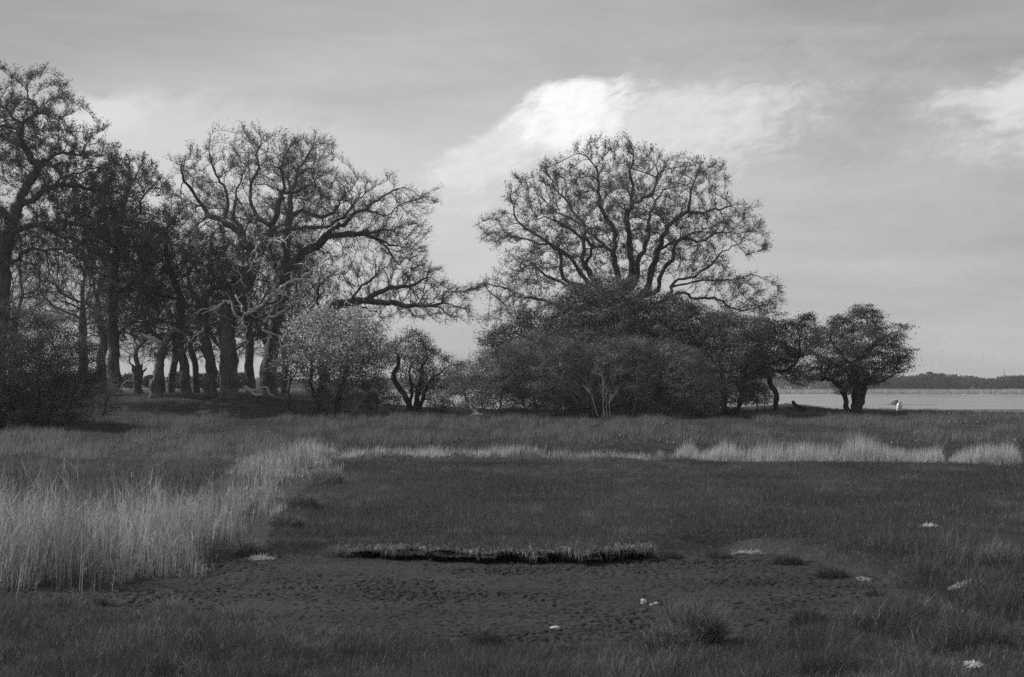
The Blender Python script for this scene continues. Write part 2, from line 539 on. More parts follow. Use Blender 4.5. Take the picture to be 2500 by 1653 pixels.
def grow(P, par, attr, step, kill, iters, rng, jit=0.16, up=0.05, inertia=0.75):
    """space colonisation: the skeleton reaches for attraction points and forks on the way"""
    P = [np.array(p, float) for p in P]; par = list(par)
    A = attr.copy()
    N = np.array(P)
    best = np.full(len(A), 1e9); idx = np.zeros(len(A), int)
    def upd(A, best, idx, start, pts):
        for c in range(0, len(pts), 500):
            q = pts[c:c + 500]
            d = ((A[:, None, :] - q[None]) ** 2).sum(2)
            j = d.argmin(1); dm = d[np.arange(len(A)), j]
            m = dm < best
            best[m] = dm[m]; idx[m] = start + c + j[m]
    upd(A, best, idx, 0, N)
    for it in range(iters):
        keep = best > kill * kill
        A, best, idx = A[keep], best[keep], idx[keep]
        if len(A) < 3: break
        Parr = np.array(P)
        dirs = nrm(A - Parr[idx])
        acc = np.zeros((len(P), 3)); np.add.at(acc, idx, dirs)
        act = np.unique(idx)
        pa = np.array(par)[act]
        pd = np.where((pa >= 0)[:, None], nrm(Parr[act] - Parr[np.maximum(pa, 0)]), 0)
        d = nrm(acc[act]) + inertia * pd + rng.normal(0, jit, (len(act), 3)); d[:, 2] += up
        new = Parr[act] + nrm(d) * step
        s = len(P)
        P.extend(new); par.extend(act.tolist())
        upd(A, best, idx, s, new)
    return np.array(P), np.array(par)

def radii(par, r_root, r_tip):
    n = len(par); cnt = np.zeros(n); has = np.zeros(n, bool)
    for i in range(n):
        if par[i] >= 0: has[par[i]] = True
    cnt[~has] = 1
    for i in range(n - 1, 0, -1):
        if par[i] >= 0: cnt[par[i]] += cnt[i]
    tot = max(cnt[0], 2)
    e = math.log(r_root / r_tip) / math.log(tot)
    return r_tip * cnt ** e, cnt

def chains_of(P, par, R, min_r=0.0):
    n = len(P); ch = [[] for _ in range(n)]
    roots = []
    for i in range(n):
        if par[i] >= 0: ch[par[i]].append(i)
        else: roots.append(i)
    out = []; stack = [(r, None) for r in roots]
    while stack:
        s, p = stack.pop()
        pts, rr = [], []
        if p is not None:
            pts.append(P[p]); rr.append(min(R[p] * 0.9, R[s] * 1.25))
        i = s
        while True:
            pts.append(P[i]); rr.append(R[i])
            k = ch[i]
            if not k: break
            k = sorted(k, key=lambda a: -R[a])
            for c in k[1:]: stack.append((c, i))
            i = k[0]
        out.append((np.array(pts), np.array(rr)))
    return out

def tube_arrays(chains, rng, knob=0.08, sides=None):
    groups = {}
    for pts, rr in chains:
        if len(pts) < 2: continue
        m = rr.max()
        s = sides or (12 if m > 0.28 else 7 if m > 0.1 else 5 if m > 0.04 else 3)
        groups.setdefault(s, []).append((pts, rr))
    V, Fc, off = [], [], 0
    for s, cl in groups.items():
        n = sum(len(c[0]) for c in cl)
        P = np.concatenate([c[0] for c in cl]); R = np.concatenate([c[1] for c in cl])
        T = np.concatenate([np.gradient(c[0], axis=0) for c in cl]); T = nrm(T)
        last = np.zeros(n, bool); o = 0
        for c in cl: o += len(c[0]); last[o - 1] = True
        ref = np.array([0.31, 0.93, 0.19])
        U = nrm(np.cross(T, ref)); Vv = np.cross(T, U)
        a = np.arange(s) / s * 2 * math.pi
        rad = R[:, None] * (1 + knob * rng.normal(0, 1, (n, s)).clip(-1.6, 1.6))
        ring = P[:, None, :] + rad[..., None] * (np.cos(a)[None, :, None] * U[:, None, :] + np.sin(a)[None, :, None] * Vv[:, None, :])
        V.append(ring.reshape(-1, 3))
        i = np.nonzero(~last)[0]
        k = np.arange(s); k2 = (k + 1) % s
        f = np.stack([i[:, None] * s + k, i[:, None] * s + k2, (i[:, None] + 1) * s + k2, (i[:, None] + 1) * s + k], -1).reshape(-1, 4)
        Fc.append(f + off); off += n * s
    return np.concatenate(V), np.concatenate(Fc)

def ribbons(A, B, w0, w1, rng):
    d = nrm(B - A)
    s = nrm(np.cross(d, rng.normal(0, 1, A.shape)))
    w0 = np.broadcast_to(w0, (len(A),))[:, None]; w1 = np.broadcast_to(w1, (len(A),))[:, None]
    v = np.stack([A - s * w0, A + s * w0, B + s * w1, B - s * w1], 1)
    return v.reshape(-1, 3)

def leaves(C, size, rng, upbias=0.4, aspect=0.6, face=None):
    n = rng.normal(0, 1, C.shape) + np.array([0, 0, upbias])
    if face is not None: n = n * 0.55 + face * 1.5
    n = nrm(n)
    u = nrm(np.cross(n, rng.normal(0, 1, C.shape))); v = np.cross(n, u)
    s = size * rng.uniform(0.6, 1.3, (len(C), 1))
    q = np.stack([C - u * s, C + v * s * aspect * 0.9, C + u * s, C - v * s * aspect], 1)
    return q.reshape(-1, 3)

def qfaces(nv):
    return np.arange(nv).reshape(-1, 4)

def twig_arrays(P, par, R, rng, rmax, per, L, w, leaf_n, leaf_s, up=0.25, spread=0.6):
    """fine twigs with buds along the thin branches; returns quads and a tint"""
    has = np.zeros(len(P), bool); has[par[par >= 0]] = True
    m = np.nonzero((R < rmax) & (par >= 0))[0]
    T = nrm(P[m] - P[par[m]])
    reps = rng.poisson(per, len(m)) + np.where(~has[m], 2, 0)
    S = np.repeat(P[m], reps, 0); D = np.repeat(T, reps, 0)
    S = S - D * rng.uniform(0, 0.3, (len(S), 1))
    c = np.array([P[:, 0].mean(), P[:, 1].mean(), np.percentile(P[:, 2], 25)])
    D = nrm(D * 0.7 + 0.55 * nrm(S - c) + rng.normal(0, spread * 0.6, D.shape) + np.array([0, 0, up]))
    Ln = L * rng.uniform(0.45, 1.3, (len(S), 1))
    mid = S + D * Ln * 0.5
    D2 = nrm(D + rng.normal(0, 0.25, D.shape) + np.array([0, 0, up * 0.5]))
    end = mid + D2 * Ln * 0.5
    q = [ribbons(S, mid, w, w * 0.8, rng), ribbons(mid, end, w * 0.8, w * 0.4, rng)]
    sd1 = nrm(D + rng.normal(0, 0.5, D.shape)); e1 = mid + sd1 * Ln * 0.45
    s2 = S + D * Ln * 0.25
    sd2 = nrm(D + rng.normal(0, 0.5, D.shape)); e2 = s2 + sd2 * Ln * 0.4
    q += [ribbons(mid, e1, w * 0.7, w * 0.35, rng), ribbons(s2, e2, w * 0.7, w * 0.35, rng)]
    nt_ = sum(len(a) for a in q)
    tint = [rng.uniform(0.1, 0.6, nt_ // 4).repeat(4)]
    if leaf_n > 0:
        C = np.concatenate([end, e1, e2, mid])
        k = rng.poisson(leaf_n, len(C))
        C = np.repeat(C, k, 0) + rng.normal(0, leaf_s * 1.1, (k.sum(), 3))
        lv = leaves(C, leaf_s, rng)
        q.append(lv); tint.append(rng.uniform(0.2, 1.0, len(lv) // 4).repeat(4))
    v = np.concatenate(q)
    return v, np.concatenate(tint)

def crown_attractors(poly_px, Y, n, Dmax, rng, z0=0, hole=0.0):
    poly = np.array(poly_px, float)
    lo, hi = poly.min(0), poly.max(0)
    pts = rng.uniform(lo, hi, (n * 4, 2))
    d = poly_dist(pts, poly)
    k = d > 0
    pts, d = pts[k][:n], d[k][:n]
    D = np.clip(d / F * Y * 1.1 + 0.5, 0.5, Dmax)
    dep = rng.uniform(-1, 1, len(pts)); dep = np.sign(dep) * np.abs(dep) ** 0.8 * D
    Yd = Y + dep
    out = np.stack([(pts[:, 0] - CX) / F * Y, Yd, CAMZ - (pts[:, 1] - HY) / F * Y], 1)
    return out

def skeleton(Y, trunk, limbs, rng, step=0.4, dlimb=4.0, wig=0.05):
    """traced trunk and limbs, given real depth; every limb joins the nearest traced point"""
    tp = resample([W(x, y, Y) for x, y in trunk], step)
    tp[2:, :] += rng.normal(0, wig, (len(tp) - 2, 3)) * np.array([0.8, 1, 0.5])
    P = list(tp); par = [-1] + list(range(len(tp) - 1))
    for i, lm in enumerate(limbs):
        dep = None
        if isinstance(lm, tuple) and isinstance(lm[0], (int, float)): dep, lm = lm[0], lm[1]
        pts = [W(x, y, Y) for x, y in lm]
        arr = np.array(P)
        j = int(np.hypot(arr[:, 0] - pts[0][0], arr[:, 2] - pts[0][2]).argmin())
        if dep is None: dep = (1 if (i % 2) else -1) * rng.uniform(0.3, 1.0) * dlimb
        line = np.array([arr[j]] + pts[0 if np.linalg.norm((pts[0] - arr[j])[[0, 2]]) > step else 1:])
        L = np.r_[0, np.cumsum(np.linalg.norm(np.diff(line[:, [0, 2]], axis=0), axis=1))]
        y0 = arr[j][1]
        line[:, 1] = y0 + dep * (L / max(L[-1], 1e-6)) ** 1.2
        line = resample(line, step)
        if len(line) > 2:
            kn = np.arange(0, len(line) + 3, 3)
            zig = np.stack([np.interp(np.arange(len(line)), kn, rng.normal(0, 0.11, len(kn))) for _ in range(3)], 1)
            line[1:] += rng.normal(0, wig, (len(line) - 1, 3)) + zig[1:]
        s = len(P)
        for q, p in enumerate(line[1:]):
            P.append(p); par.append(j if q == 0 else s + q - 1)
    return P, par

def root_flare(P, R, zg, amount=0.3, h=1.1):
    dz = P[:, 2] - zg
    return R * (1 + amount * np.exp(-np.clip(dz, 0, 9) / h * 1.6) * (R > 0.12))

def oak(label, Y, trunk, limbs, poly, r, n_attr, Dmax, seed, dead=(), leaf_n=0.55, leaf_s=0.05, per=4.4, tw_L=0.58, group='old oaks of the grove', step=0.36, kill=0.5, dlimb=4.0, name='oak_tree', gap=0.385):
    rng = np.random.default_rng(seed)
    bx = (trunk[0][0] - CX) / F * Y
    zg = g1(bx, Y)
    zpx = HY + (CAMZ - zg) / F * Y * 0 + (CAMZ - zg) * F / Y
    trunk = [(trunk[0][0], zpx + 0.3 * F / Y)] + [t for t in trunk[1:] if t[1] < zpx - 5]
    P, par = skeleton(Y, trunk, limbs, rng, step, dlimb)
    A = crown_attractors(poly, Y, int(n_attr * 4.2), Dmax, rng)
    g = fbm(A[:, 0] * 0.55 + 0.3 * A[:, 1], A[:, 2] * 0.6 - 0.25 * A[:, 1], seed, 3)
    A = A[g > gap][:int(n_attr * 2.6)]
    P, par = grow(P, par, A, step, kill, 80, rng)
    R, cnt = radii(par, r, 0.0135)
    R = root_flare(P, R, zg)
    base = (bx, Y, zg)
    root = thing(name, label, 'tree', base, group)
    ch = chains_of(P, par, R)
    v, f = tube_arrays(ch, rng, 0.11)
    mesh_obj('trunk', v, f, M['bark'], root, base, smooth=True)
    v, t = twig_arrays(P, par, R, rng, 0.036, per, tw_L, 0.0075, leaf_n * 1.7, leaf_s * 0.8)
    mesh_obj('crown', v, qfaces(len(v)), M['twig'], root, base, tint=t)
    for dl in dead:
        dead_limb(dl, Y, rng, root, base, P)
    return root

def crooked(pts, rng, depth, step, wig):
    line = np.array(pts, float)
    L = np.linspace(0, 1, len(line))
    line[:, 1] += depth * L
    line = resample(line, step)
    line[1:] += rng.normal(0, wig, (len(line) - 1, 3))
    return line

def dead_limb(dl, Y, rng, root, base, P=None):
    """bare bleached limb with crooked side branches; dl = (radius m, depth, px polyline)"""
    r, dep, px = dl
    line = crooked([W(x, y, Y - 2.2) for x, y in px], rng, dep, 0.22, 0.06)
    r = r * 1.2
    ch = [(line, np.linspace(r, r * 0.35, len(line)))]
    n = max(2, int(len(line) * 0.45))
    for _ in range(n):
        i = rng.integers(1, len(line))
        T = nrm(line[min(i + 1, len(line) - 1)] - line[i - 1])
        d = nrm(T + rng.normal(0, 0.9, 3)); L = rng.uniform(0.5, 1.6)
        q = [line[i]]
        for k in range(7):
            d = nrm(d + rng.normal(0, 0.5, 3)); q.append(q[-1] + d * L / 7)
        r0 = min(r * 0.5, 0.045)
        ch.append((np.array(q), np.linspace(r0, r0 * 0.4, 8)))
    v, f = tube_arrays(ch, rng, 0.12, 6)
    o = mesh_obj('dead_limb', v, f, M['dead'], root, base, smooth=True)
    o['label'] = 'bleached bare dead limb'

# ------------------------------------------------------------------ the oaks of the photograph
oak('huge round-crowned oak standing alone behind the dark thorn thicket, nearly leafless', 88,
    [(1520, 1010), (1522, 900), (1522, 800), (1520, 745)],
    [(-3, [(1505, 760), (1460, 730), (1403, 701), (1370, 659), (1360, 616), (1324, 600), (1288, 593), (1239, 583), (1206, 593), (1176, 570)]),
     (2, [(1510, 750), (1436, 685), (1416, 659), (1400, 626), (1377, 609), (1337, 599), (1311, 573), (1281, 544), (1252, 500), (1262, 440)]),
     (3, [(1512, 745), (1449, 678), (1429, 632), (1428, 583), (1423, 550), (1397, 514), (1390, 478), (1350, 419), (1340, 395)]),
     (-4, [(1434, 645), (1439, 639), (1447, 600), (1420, 580), (1387, 557), (1337, 547), (1308, 544), (1290, 500)]),
     (-1, [(1516, 740), (1512, 682), (1498, 632), (1495, 570), (1475, 530), (1466, 478), (1456, 419), (1433, 376)]),
     (3, [(1495, 616), (1456, 583), (1420, 547), (1370, 517), (1330, 480)]),
     (-2, [(1525, 740), (1541, 682), (1538, 626), (1531, 570), (1525, 547), (1533, 498), (1535, 445), (1540, 402), (1525, 365)]),
     (2, [(1533, 504), (1567, 484), (1594, 465), (1600, 410)]),
     (3, [(1530, 740), (1558, 678), (1567, 632), (1581, 600), (1587, 530), (1610, 471), (1643, 442), (1660, 400)]),
     (-3, [(1535, 745), (1577, 708), (1590, 669), (1600, 609), (1613, 580), (1633, 547), (1669, 517), (1679, 478), (1699, 445), (1748, 428)]),
     (1, [(1669, 517), (1700, 530), (1745, 515), (1790, 500)]),
     (2, [(1540, 750), (1597, 711), (1617, 665), (1643, 616), (1666, 576), (1706, 580), (1765, 560), (1847, 560)]),
     (-4, [(1603, 612), (1650, 593), (1715, 573), (1770, 540), (1810, 525)]),
     (-3, [(1545, 760), (1630, 728), (1643, 698), (1699, 672), (1735, 652), (1748, 626), (1788, 609), (1811, 629), (1847, 613)]),
     (-4, [(1640, 700), (1720, 690), (1790, 690), (1840, 700), (1870, 725)]),
     (3, [(1545, 770), (1633, 728), (1673, 715), (1706, 728), (1765, 728), (1814, 751), (1870, 757)]),
     (-3, [(1500, 775), (1430, 755), (1370, 744), (1324, 738), (1281, 734), (1255, 747), (1232, 767), (1199, 780), (1173, 787)]),
     (4, [(1403, 705), (1387, 701), (1340, 670), (1304, 649), (1272, 659), (1222, 659)]),
     (2, [(1281, 734), (1250, 715), (1215, 700), (1185, 695)])],
    [(1176, 570), (1195, 535), (1240, 505), (1246, 425), (1265, 420), (1300, 445), (1330, 385), (1370, 380), (1410, 395), (1412, 350), (1450, 342), (1500, 345), (1540, 352), (1595, 362),
     (1620, 385), (1680, 392), (1715, 380), (1730, 405), (1785, 440), (1760, 480), (1770, 505), (1830, 515), (1858, 550), (1870, 610), (1810, 640), (1848, 670), (1860, 690), (1890, 720), (1912, 770),
     (1850, 790), (1700, 770), (1600, 700), (1450, 700), (1330, 770), (1175, 795), (1200, 750), (1185, 690), (1215, 680), (1250, 690), (1225, 650), (1250, 615), (1195, 600)],
    0.6, 3600, 8.5, 11, leaf_n=0.75, leaf_s=0.055, group='old oaks along the shore')

oak('tall crooked oak cut off by the left picture edge, above the dark bush', 84,
    [(-8, 1000), (-8, 900), (0, 760), (5, 647), (19, 580), (35, 517), (57, 469), (92, 415)],
    [(-2, [(92, 415), (77, 386), (64, 357), (61, 329), (67, 306), (99, 290), (108, 271), (92, 246), (110, 205)]),
     (2, [(92, 415), (134, 376), (179, 370), (198, 341), (204, 322), (240, 300)]),
     (-3, [(20, 580), (86, 552), (143, 561), (191, 561), (249, 548), (303, 561), (351, 574), (395, 600)]),
     (3, [(40, 500), (92, 469), (124, 450), (160, 420), (210, 395), (270, 370)]),
     (2, [(30, 530), (-40, 480), (-80, 400), (-60, 300), (-20, 220)]),
     (-2, [(66, 310), (30, 270), (10, 220), (30, 180)]),
     (3, [(61, 329), (20, 310), (-30, 300), (-60, 260)]),
     (-3, [(2, 740), (41, 724), (96, 712), (143, 718), (179, 734), (204, 772), (239, 798), (277, 826)]),
     (-2, [(2, 650), (40, 630), (110, 610), (180, 620), (240, 640)]),
     (2, [(92, 470), (180, 450), (240, 455), (300, 450)])],
    [(-150, 230), (-60, 180), (0, 168), (40, 168), (62, 195), (100, 190), (150, 195), (185, 230), (190, 262), (245, 285), (250, 310), (235, 335), (298, 362), (280, 380), (300, 430),
     (370, 520), (405, 580), (390, 620), (250, 660), (100, 670), (-120, 660)],
    0.5, 3200, 6, 12, gap=0.34, leaf_n=1.1, leaf_s=0.06)

oak('straight dark-trunked oak behind the edge of the dark bush', 90,
    [(282, 970), (278, 900), (275, 830), (272, 760), (278, 680), (288, 590), (300, 520)],
    [(2, [(300, 520), (310, 450), (320, 395)]), (-2, [(290, 580), (340, 530), (380, 470)]), (-3, [(276, 720), (330, 690), (390, 650), (420, 600)]),
     (3, [(278, 680), (240, 640), (200, 600)]), (1, [(275, 830), (310, 790), (350, 780)]), (-2, [(285, 600), (240, 540), (220, 480)])],
    [(205, 470), (250, 400), (300, 378), (345, 385), (385, 410), (395, 440), (430, 460), (425, 600), (400, 720), (350, 830), (250, 820), (190, 700)],
    0.36, 1600, 5, 13, leaf_n=1.2, leaf_s=0.065)

oak('slender oak with a bend halfway, left of the twin-trunked oaks', 91,
    [(456, 965), (449, 887), (440, 791), (440, 727), (418, 664), (405, 616), (408, 560)],
    [(-2, [(440, 734), (398, 721), (351, 712), (319, 715)]), (2, [(421, 664), (383, 632), (351, 613)]), (-3, [(408, 570), (430, 520), (440, 470)]),
     (3, [(430, 690), (470, 640), (500, 600)]), (1, [(441, 760), (470, 730), (485, 700)])],
    [(300, 760), (335, 600), (385, 540), (410, 480), (450, 470), (490, 560), (480, 650), (470, 740), (450, 860), (400, 880), (330, 840)],
    0.3, 600, 4, 14, leaf_n=0.9)

oak('forked oak with rough sunlit bark just left of the stoutest trunk', 89,
    [(517, 960), (512, 887), (499, 823), (494, 791), (488, 759), (472, 718), (449, 699), (440, 670)],
    [(-2, [(491, 778), (500, 734), (526, 712), (523, 680), (535, 640)]), (2, [(526, 712), (560, 700), (580, 670)]), (-2, [(472, 718), (470, 670), (450, 620)]),
     (1, [(512, 880), (500, 850), (478, 840)])],
    [(430, 690), (440, 600), (500, 560), (560, 590), (600, 650), (600, 740), (560, 850), (470, 870), (440, 780)],
    0.34, 600, 4, 15, leaf_n=0.8, dead=[(0.05, -1, [(497, 800), (485, 815), (470, 830), (455, 850)]), (0.05, -1, [(480, 770), (500, 757), (530, 748), (545, 742)])])

oak('stoutest oak of the grove with many bleached dead lower limbs', 88,
    [(560, 962), (560, 900), (558, 850), (552, 800), (553, 745), (571, 727), (595, 701), (612, 661), (629, 631), (645, 598), (663, 572)],
    [(-2, [(663, 572), (665, 555), (655, 542), (682, 512), (688, 479), (702, 429), (705, 389), (735, 350)]),
     (2, [(618, 650), (615, 625), (592, 595), (586, 562), (533, 535), (499, 525), (486, 502), (450, 486), (410, 479)]),
     (-1, [(533, 535), (543, 519), (552, 466), (536, 423), (516, 379), (509, 330)]),
     (2, [(655, 542), (642, 532), (615, 495), (612, 446), (629, 396), (629, 346), (655, 312)]),
     (-3, [(486, 502), (470, 460), (455, 430), (430, 400)]),
     (3, [(585, 560), (560, 500), (570, 440), (590, 370), (600, 320)]),
     (-3, [(556, 870), (600, 845), (640, 815), (690, 790), (740, 775)]),
     (-3, [(565, 890), (600, 860), (648, 815)]),
     (-4, [(553, 785), (582, 774), (610, 766), (647, 742), (690, 707), (755, 677), (800, 650), (840, 640)]),
     (-5, [(630, 755), (655, 779), (684, 768), (723, 742), (760, 730)]),
     (2, [(688, 479), (740, 460), (790, 440)])],
    [(405, 640), (402, 480), (440, 385), (485, 320), (520, 312), (550, 350), (590, 302), (640, 305), (680, 345), (740, 345), (770, 400), (820, 440), (760, 560), (760, 700), (720, 800), (640, 830), (560, 760), (480, 700)],
    0.5, 2200, 6.5, 16, leaf_n=0.6,
    dead=[(0.11, -2, [(600, 768), (647, 742), (690, 707), (755, 677), (800, 650)]),
          (0.09, -2, [(645, 785), (684, 768), (723, 742), (745, 740)]),
          (0.06, -1, [(545, 735), (568, 738), (570, 750), (590, 780), (605, 800), (612, 835)]),
          (0.06, -1, [(640, 805), (665, 812), (690, 828)]),
          (0.05, -1, [(580, 645), (600, 650), (640, 640), (670, 648), (690, 640)]),
          (0.05, -2, [(650, 600), (668, 592), (700, 600)]),
          (0.07, -1, [(700, 770), (720, 790), (735, 805)]),
          (0.05, -1, [(720, 735), (745, 720), (770, 740), (780, 700)]),
          (0.05, -1, [(600, 700), (585, 670), (582, 640), (588, 620)]),
          (0.05, -1, [(560, 560), (578, 582), (584, 602)]), (0.07, -2, [(608, 560), (628, 590), (634, 612), (640, 640)]), (0.05, -2, [(660, 592), (690, 586), (705, 600)]),
          (0.05, -2, [(575, 720), (592, 745), (603, 772), (598, 800)]), (0.06, -2, [(700, 742), (735, 727), (746, 702), (742, 688)]), (0.05, -2, [(745, 775), (725, 748), (712, 728), (690, 722)]),
          (0.05, -1, [(548, 738), (522, 758), (503, 768)]), (0.05, -2, [(690, 712), (662, 730), (652, 748)]), (0.05, -1, [(478, 605), (483, 572), (473, 545)]), (0.04, -2, [(640, 690), (625, 665), (630, 640)])])

oak('wide oak reaching its long limbs over the white blossoming bush', 94,
    [(655, 965), (660, 880), (672, 800), (685, 740), (692, 678), (698, 628), (700, 578), (708, 529), (708, 479)],
    [(-3, [(696, 661), (741, 618), (771, 605), (804, 578), (864, 545), (904, 525), (957, 535), (997, 512), (1050, 492), (1068, 482)]),
     (3, [(804, 578), (864, 568), (914, 585), (964, 628), (983, 625), (1023, 648), (1060, 655)]),
     (-1, [(690, 700), (652, 588), (698, 565), (731, 565), (831, 542), (881, 492), (930, 456)]),
     (2, [(708, 529), (725, 515), (775, 525), (808, 509), (838, 466), (868, 432)]),
     (-2, [(708, 479), (730, 430), (760, 380), (780, 340)]),
     (2, [(708, 479), (700, 430), (690, 370)]),
     (-3, [(731, 440), (790, 400), (825, 375)]),
     (2, [(904, 525), (940, 480), (985, 455)]),
     (-3, [(864, 568), (930, 570), (990, 560), (1040, 560)]),
     (3, [(914, 585), (970, 595), (1030, 605)])],
    [(640, 600), (670, 400), (690, 335), (740, 345), (790, 335), (830, 365), (815, 400), (840, 425), (885, 425), (900, 440), (955, 425), (990, 470), (1068, 478), (1060, 505), (1010, 530), (1050, 560), (1035, 610), (1068, 650), (1050, 668),
     (980, 660), (900, 650), (830, 640), (760, 670), (680, 690)],
    0.46, 2600, 6, 17, leaf_n=0.6, tw_L=0.65)

oak('low spreading oak whose drooping boughs point at the lone round oak', 92,
    [(790, 965), (788, 900), (790, 820), (805, 770)],
    [(-3, [(805, 770), (831, 744), (897, 738), (960, 742), (1010, 752), (1080, 741), (1096, 721), (1159, 711), (1180, 700)]),
     (2, [(831, 744), (897, 724), (964, 698), (1013, 684), (1050, 661)]),
     (-4, [(964, 744), (1000, 760), (1030, 777), (1096, 777), (1146, 768)]),
     (3, [(881, 740), (915, 760), (930, 785), (945, 800)]),
     (-2, [(800, 790), (780, 730), (790, 690), (830, 660)]),
     (2, [(850, 735), (890, 690), (930, 660), (960, 640)])],
    [(740, 730), (770, 680), (850, 645), (950, 630), (1040, 640), (1075, 680), (1110, 700), (1185, 685), (1195, 705), (1140, 735), (1160, 750), (1148, 782), (1090, 790), (960, 785), (860, 775)],
    0.36, 1300, 4.5, 18, leaf_n=0.6)

# oaks deeper in the grove: three grown forms, copied
def generic_oak(seed, H, rad, r):
    rng = np.random.default_rng(seed)
    t = [(0, 0, -0.3), (0.05, 0, 1.0), (rng.normal(0, .1), rng.normal(0, .1), 2.3), (rng.normal(0, .2), rng.normal(0, .2), 3.8), (rng.normal(0, .5), rng.normal(0, .5), H * 0.42)]
    tp = resample(t, 0.45); P = list(tp); par = [-1] + list(range(len(tp) - 1))
    A = rng.normal(0, 1, (3600, 3)); A = nrm(A) * rng.uniform(0.25, 1, (3600, 1)) ** 0.5
    A = A * np.array([rad, rad, H * 0.38]) + np.array([0, 0, H * 0.58])
    A = A[(A[:, 2] > 1.7) & (fbm(A[:, 0] * 0.4 + A[:, 1] * 0.3, A[:, 2] * 0.45, seed, 2) > 0.40)]
    P, par = grow(P, par, A, 0.42, 0.55, 60, rng, 0.25)
    R, _ = radii(par, r, 0.012); R = root_flare(P, R, 0)
    return P, par, R, rng

GENERIC = []
for k, (H, rad, r) in enumerate(((14, 5.0, 0.29), (12, 4.4, 0.22), (15, 4.6, 0.34))):
    P, par, R, rng = generic_oak(60 + k, H, rad, r)
    v, f = tube_arrays(chains_of(P, par, R), rng)
    v2, t2 = twig_arrays(P, par, R, rng, 0.032, 1.4, 0.8, 0.009, 0.55, 0.045)
    GENERIC.append((v, f, v2, t2))
deep = [(250, 97, 0, 1.0, 'oak trunk in shade between the bush edge and the straight dark oak'),
        (200, 108, 2, 1.0, 'shaded oak deep in the grove behind the dark bush, bulky crown'),
        (30, 112, 2, 0.95, 'farthest oak behind the dark bush near the picture edge'),
        (-60, 100, 1, 1.1, 'oak half out of the picture behind the dark bush'),
        (395, 100, 1, 0.95, 'thin oak behind the hollow leaning stub'),
        (417, 110, 0, 0.9, 'oak with slim trunk directly right of the hollow stub'),
        (480, 104, 1, 1.0, 'pale slim-trunked oak between the bent oak and the forked oak'),
        (612, 102, 2, 0.92, 'thick vertical trunk right behind the stoutest oak'),
        (640, 112, 0, 0.95, 'grey oak trunk behind the pale fallen branch'),
        (695, 104, 1, 0.98, 'oak trunk beside the small white-barked bush stem'),
        (340, 118, 1, 0.9, 'oak far back in the gap behind the pollard'),
        (545, 125, 1, 0.95, 'oak at the back of the grove seen between the forked oak and stoutest oak')]
protos = {}
for i, (px, Y, kind, s, lab) in enumerate(deep):
    X = (px - CX) / F * Y; loc = (X, Y, g1(X, Y) - 0.05)
    rz = (i * 1.7) % 6.28
    if kind not in protos:
        v, f, v2, t2 = GENERIC[kind]
        r = thing('oak_tree', lab, 'tree', loc, 'oaks deeper in the grove')
        mesh_obj('trunk', v, f, M['bark'], r, smooth=True)
        mesh_obj('crown', v2, qfaces(len(v2)), M['twig'], r, tint=t2)
        r.rotation_euler = (0, 0, rz); r.scale = (s,) * 3
        protos[kind] = r
    else:
        c = copy_thing(protos[kind], loc, rz, s, lab)
        c.rotation_euler = (((i * 37) % 11 - 5) * 0.014, ((i * 53) % 11 - 5) * 0.014, rz)

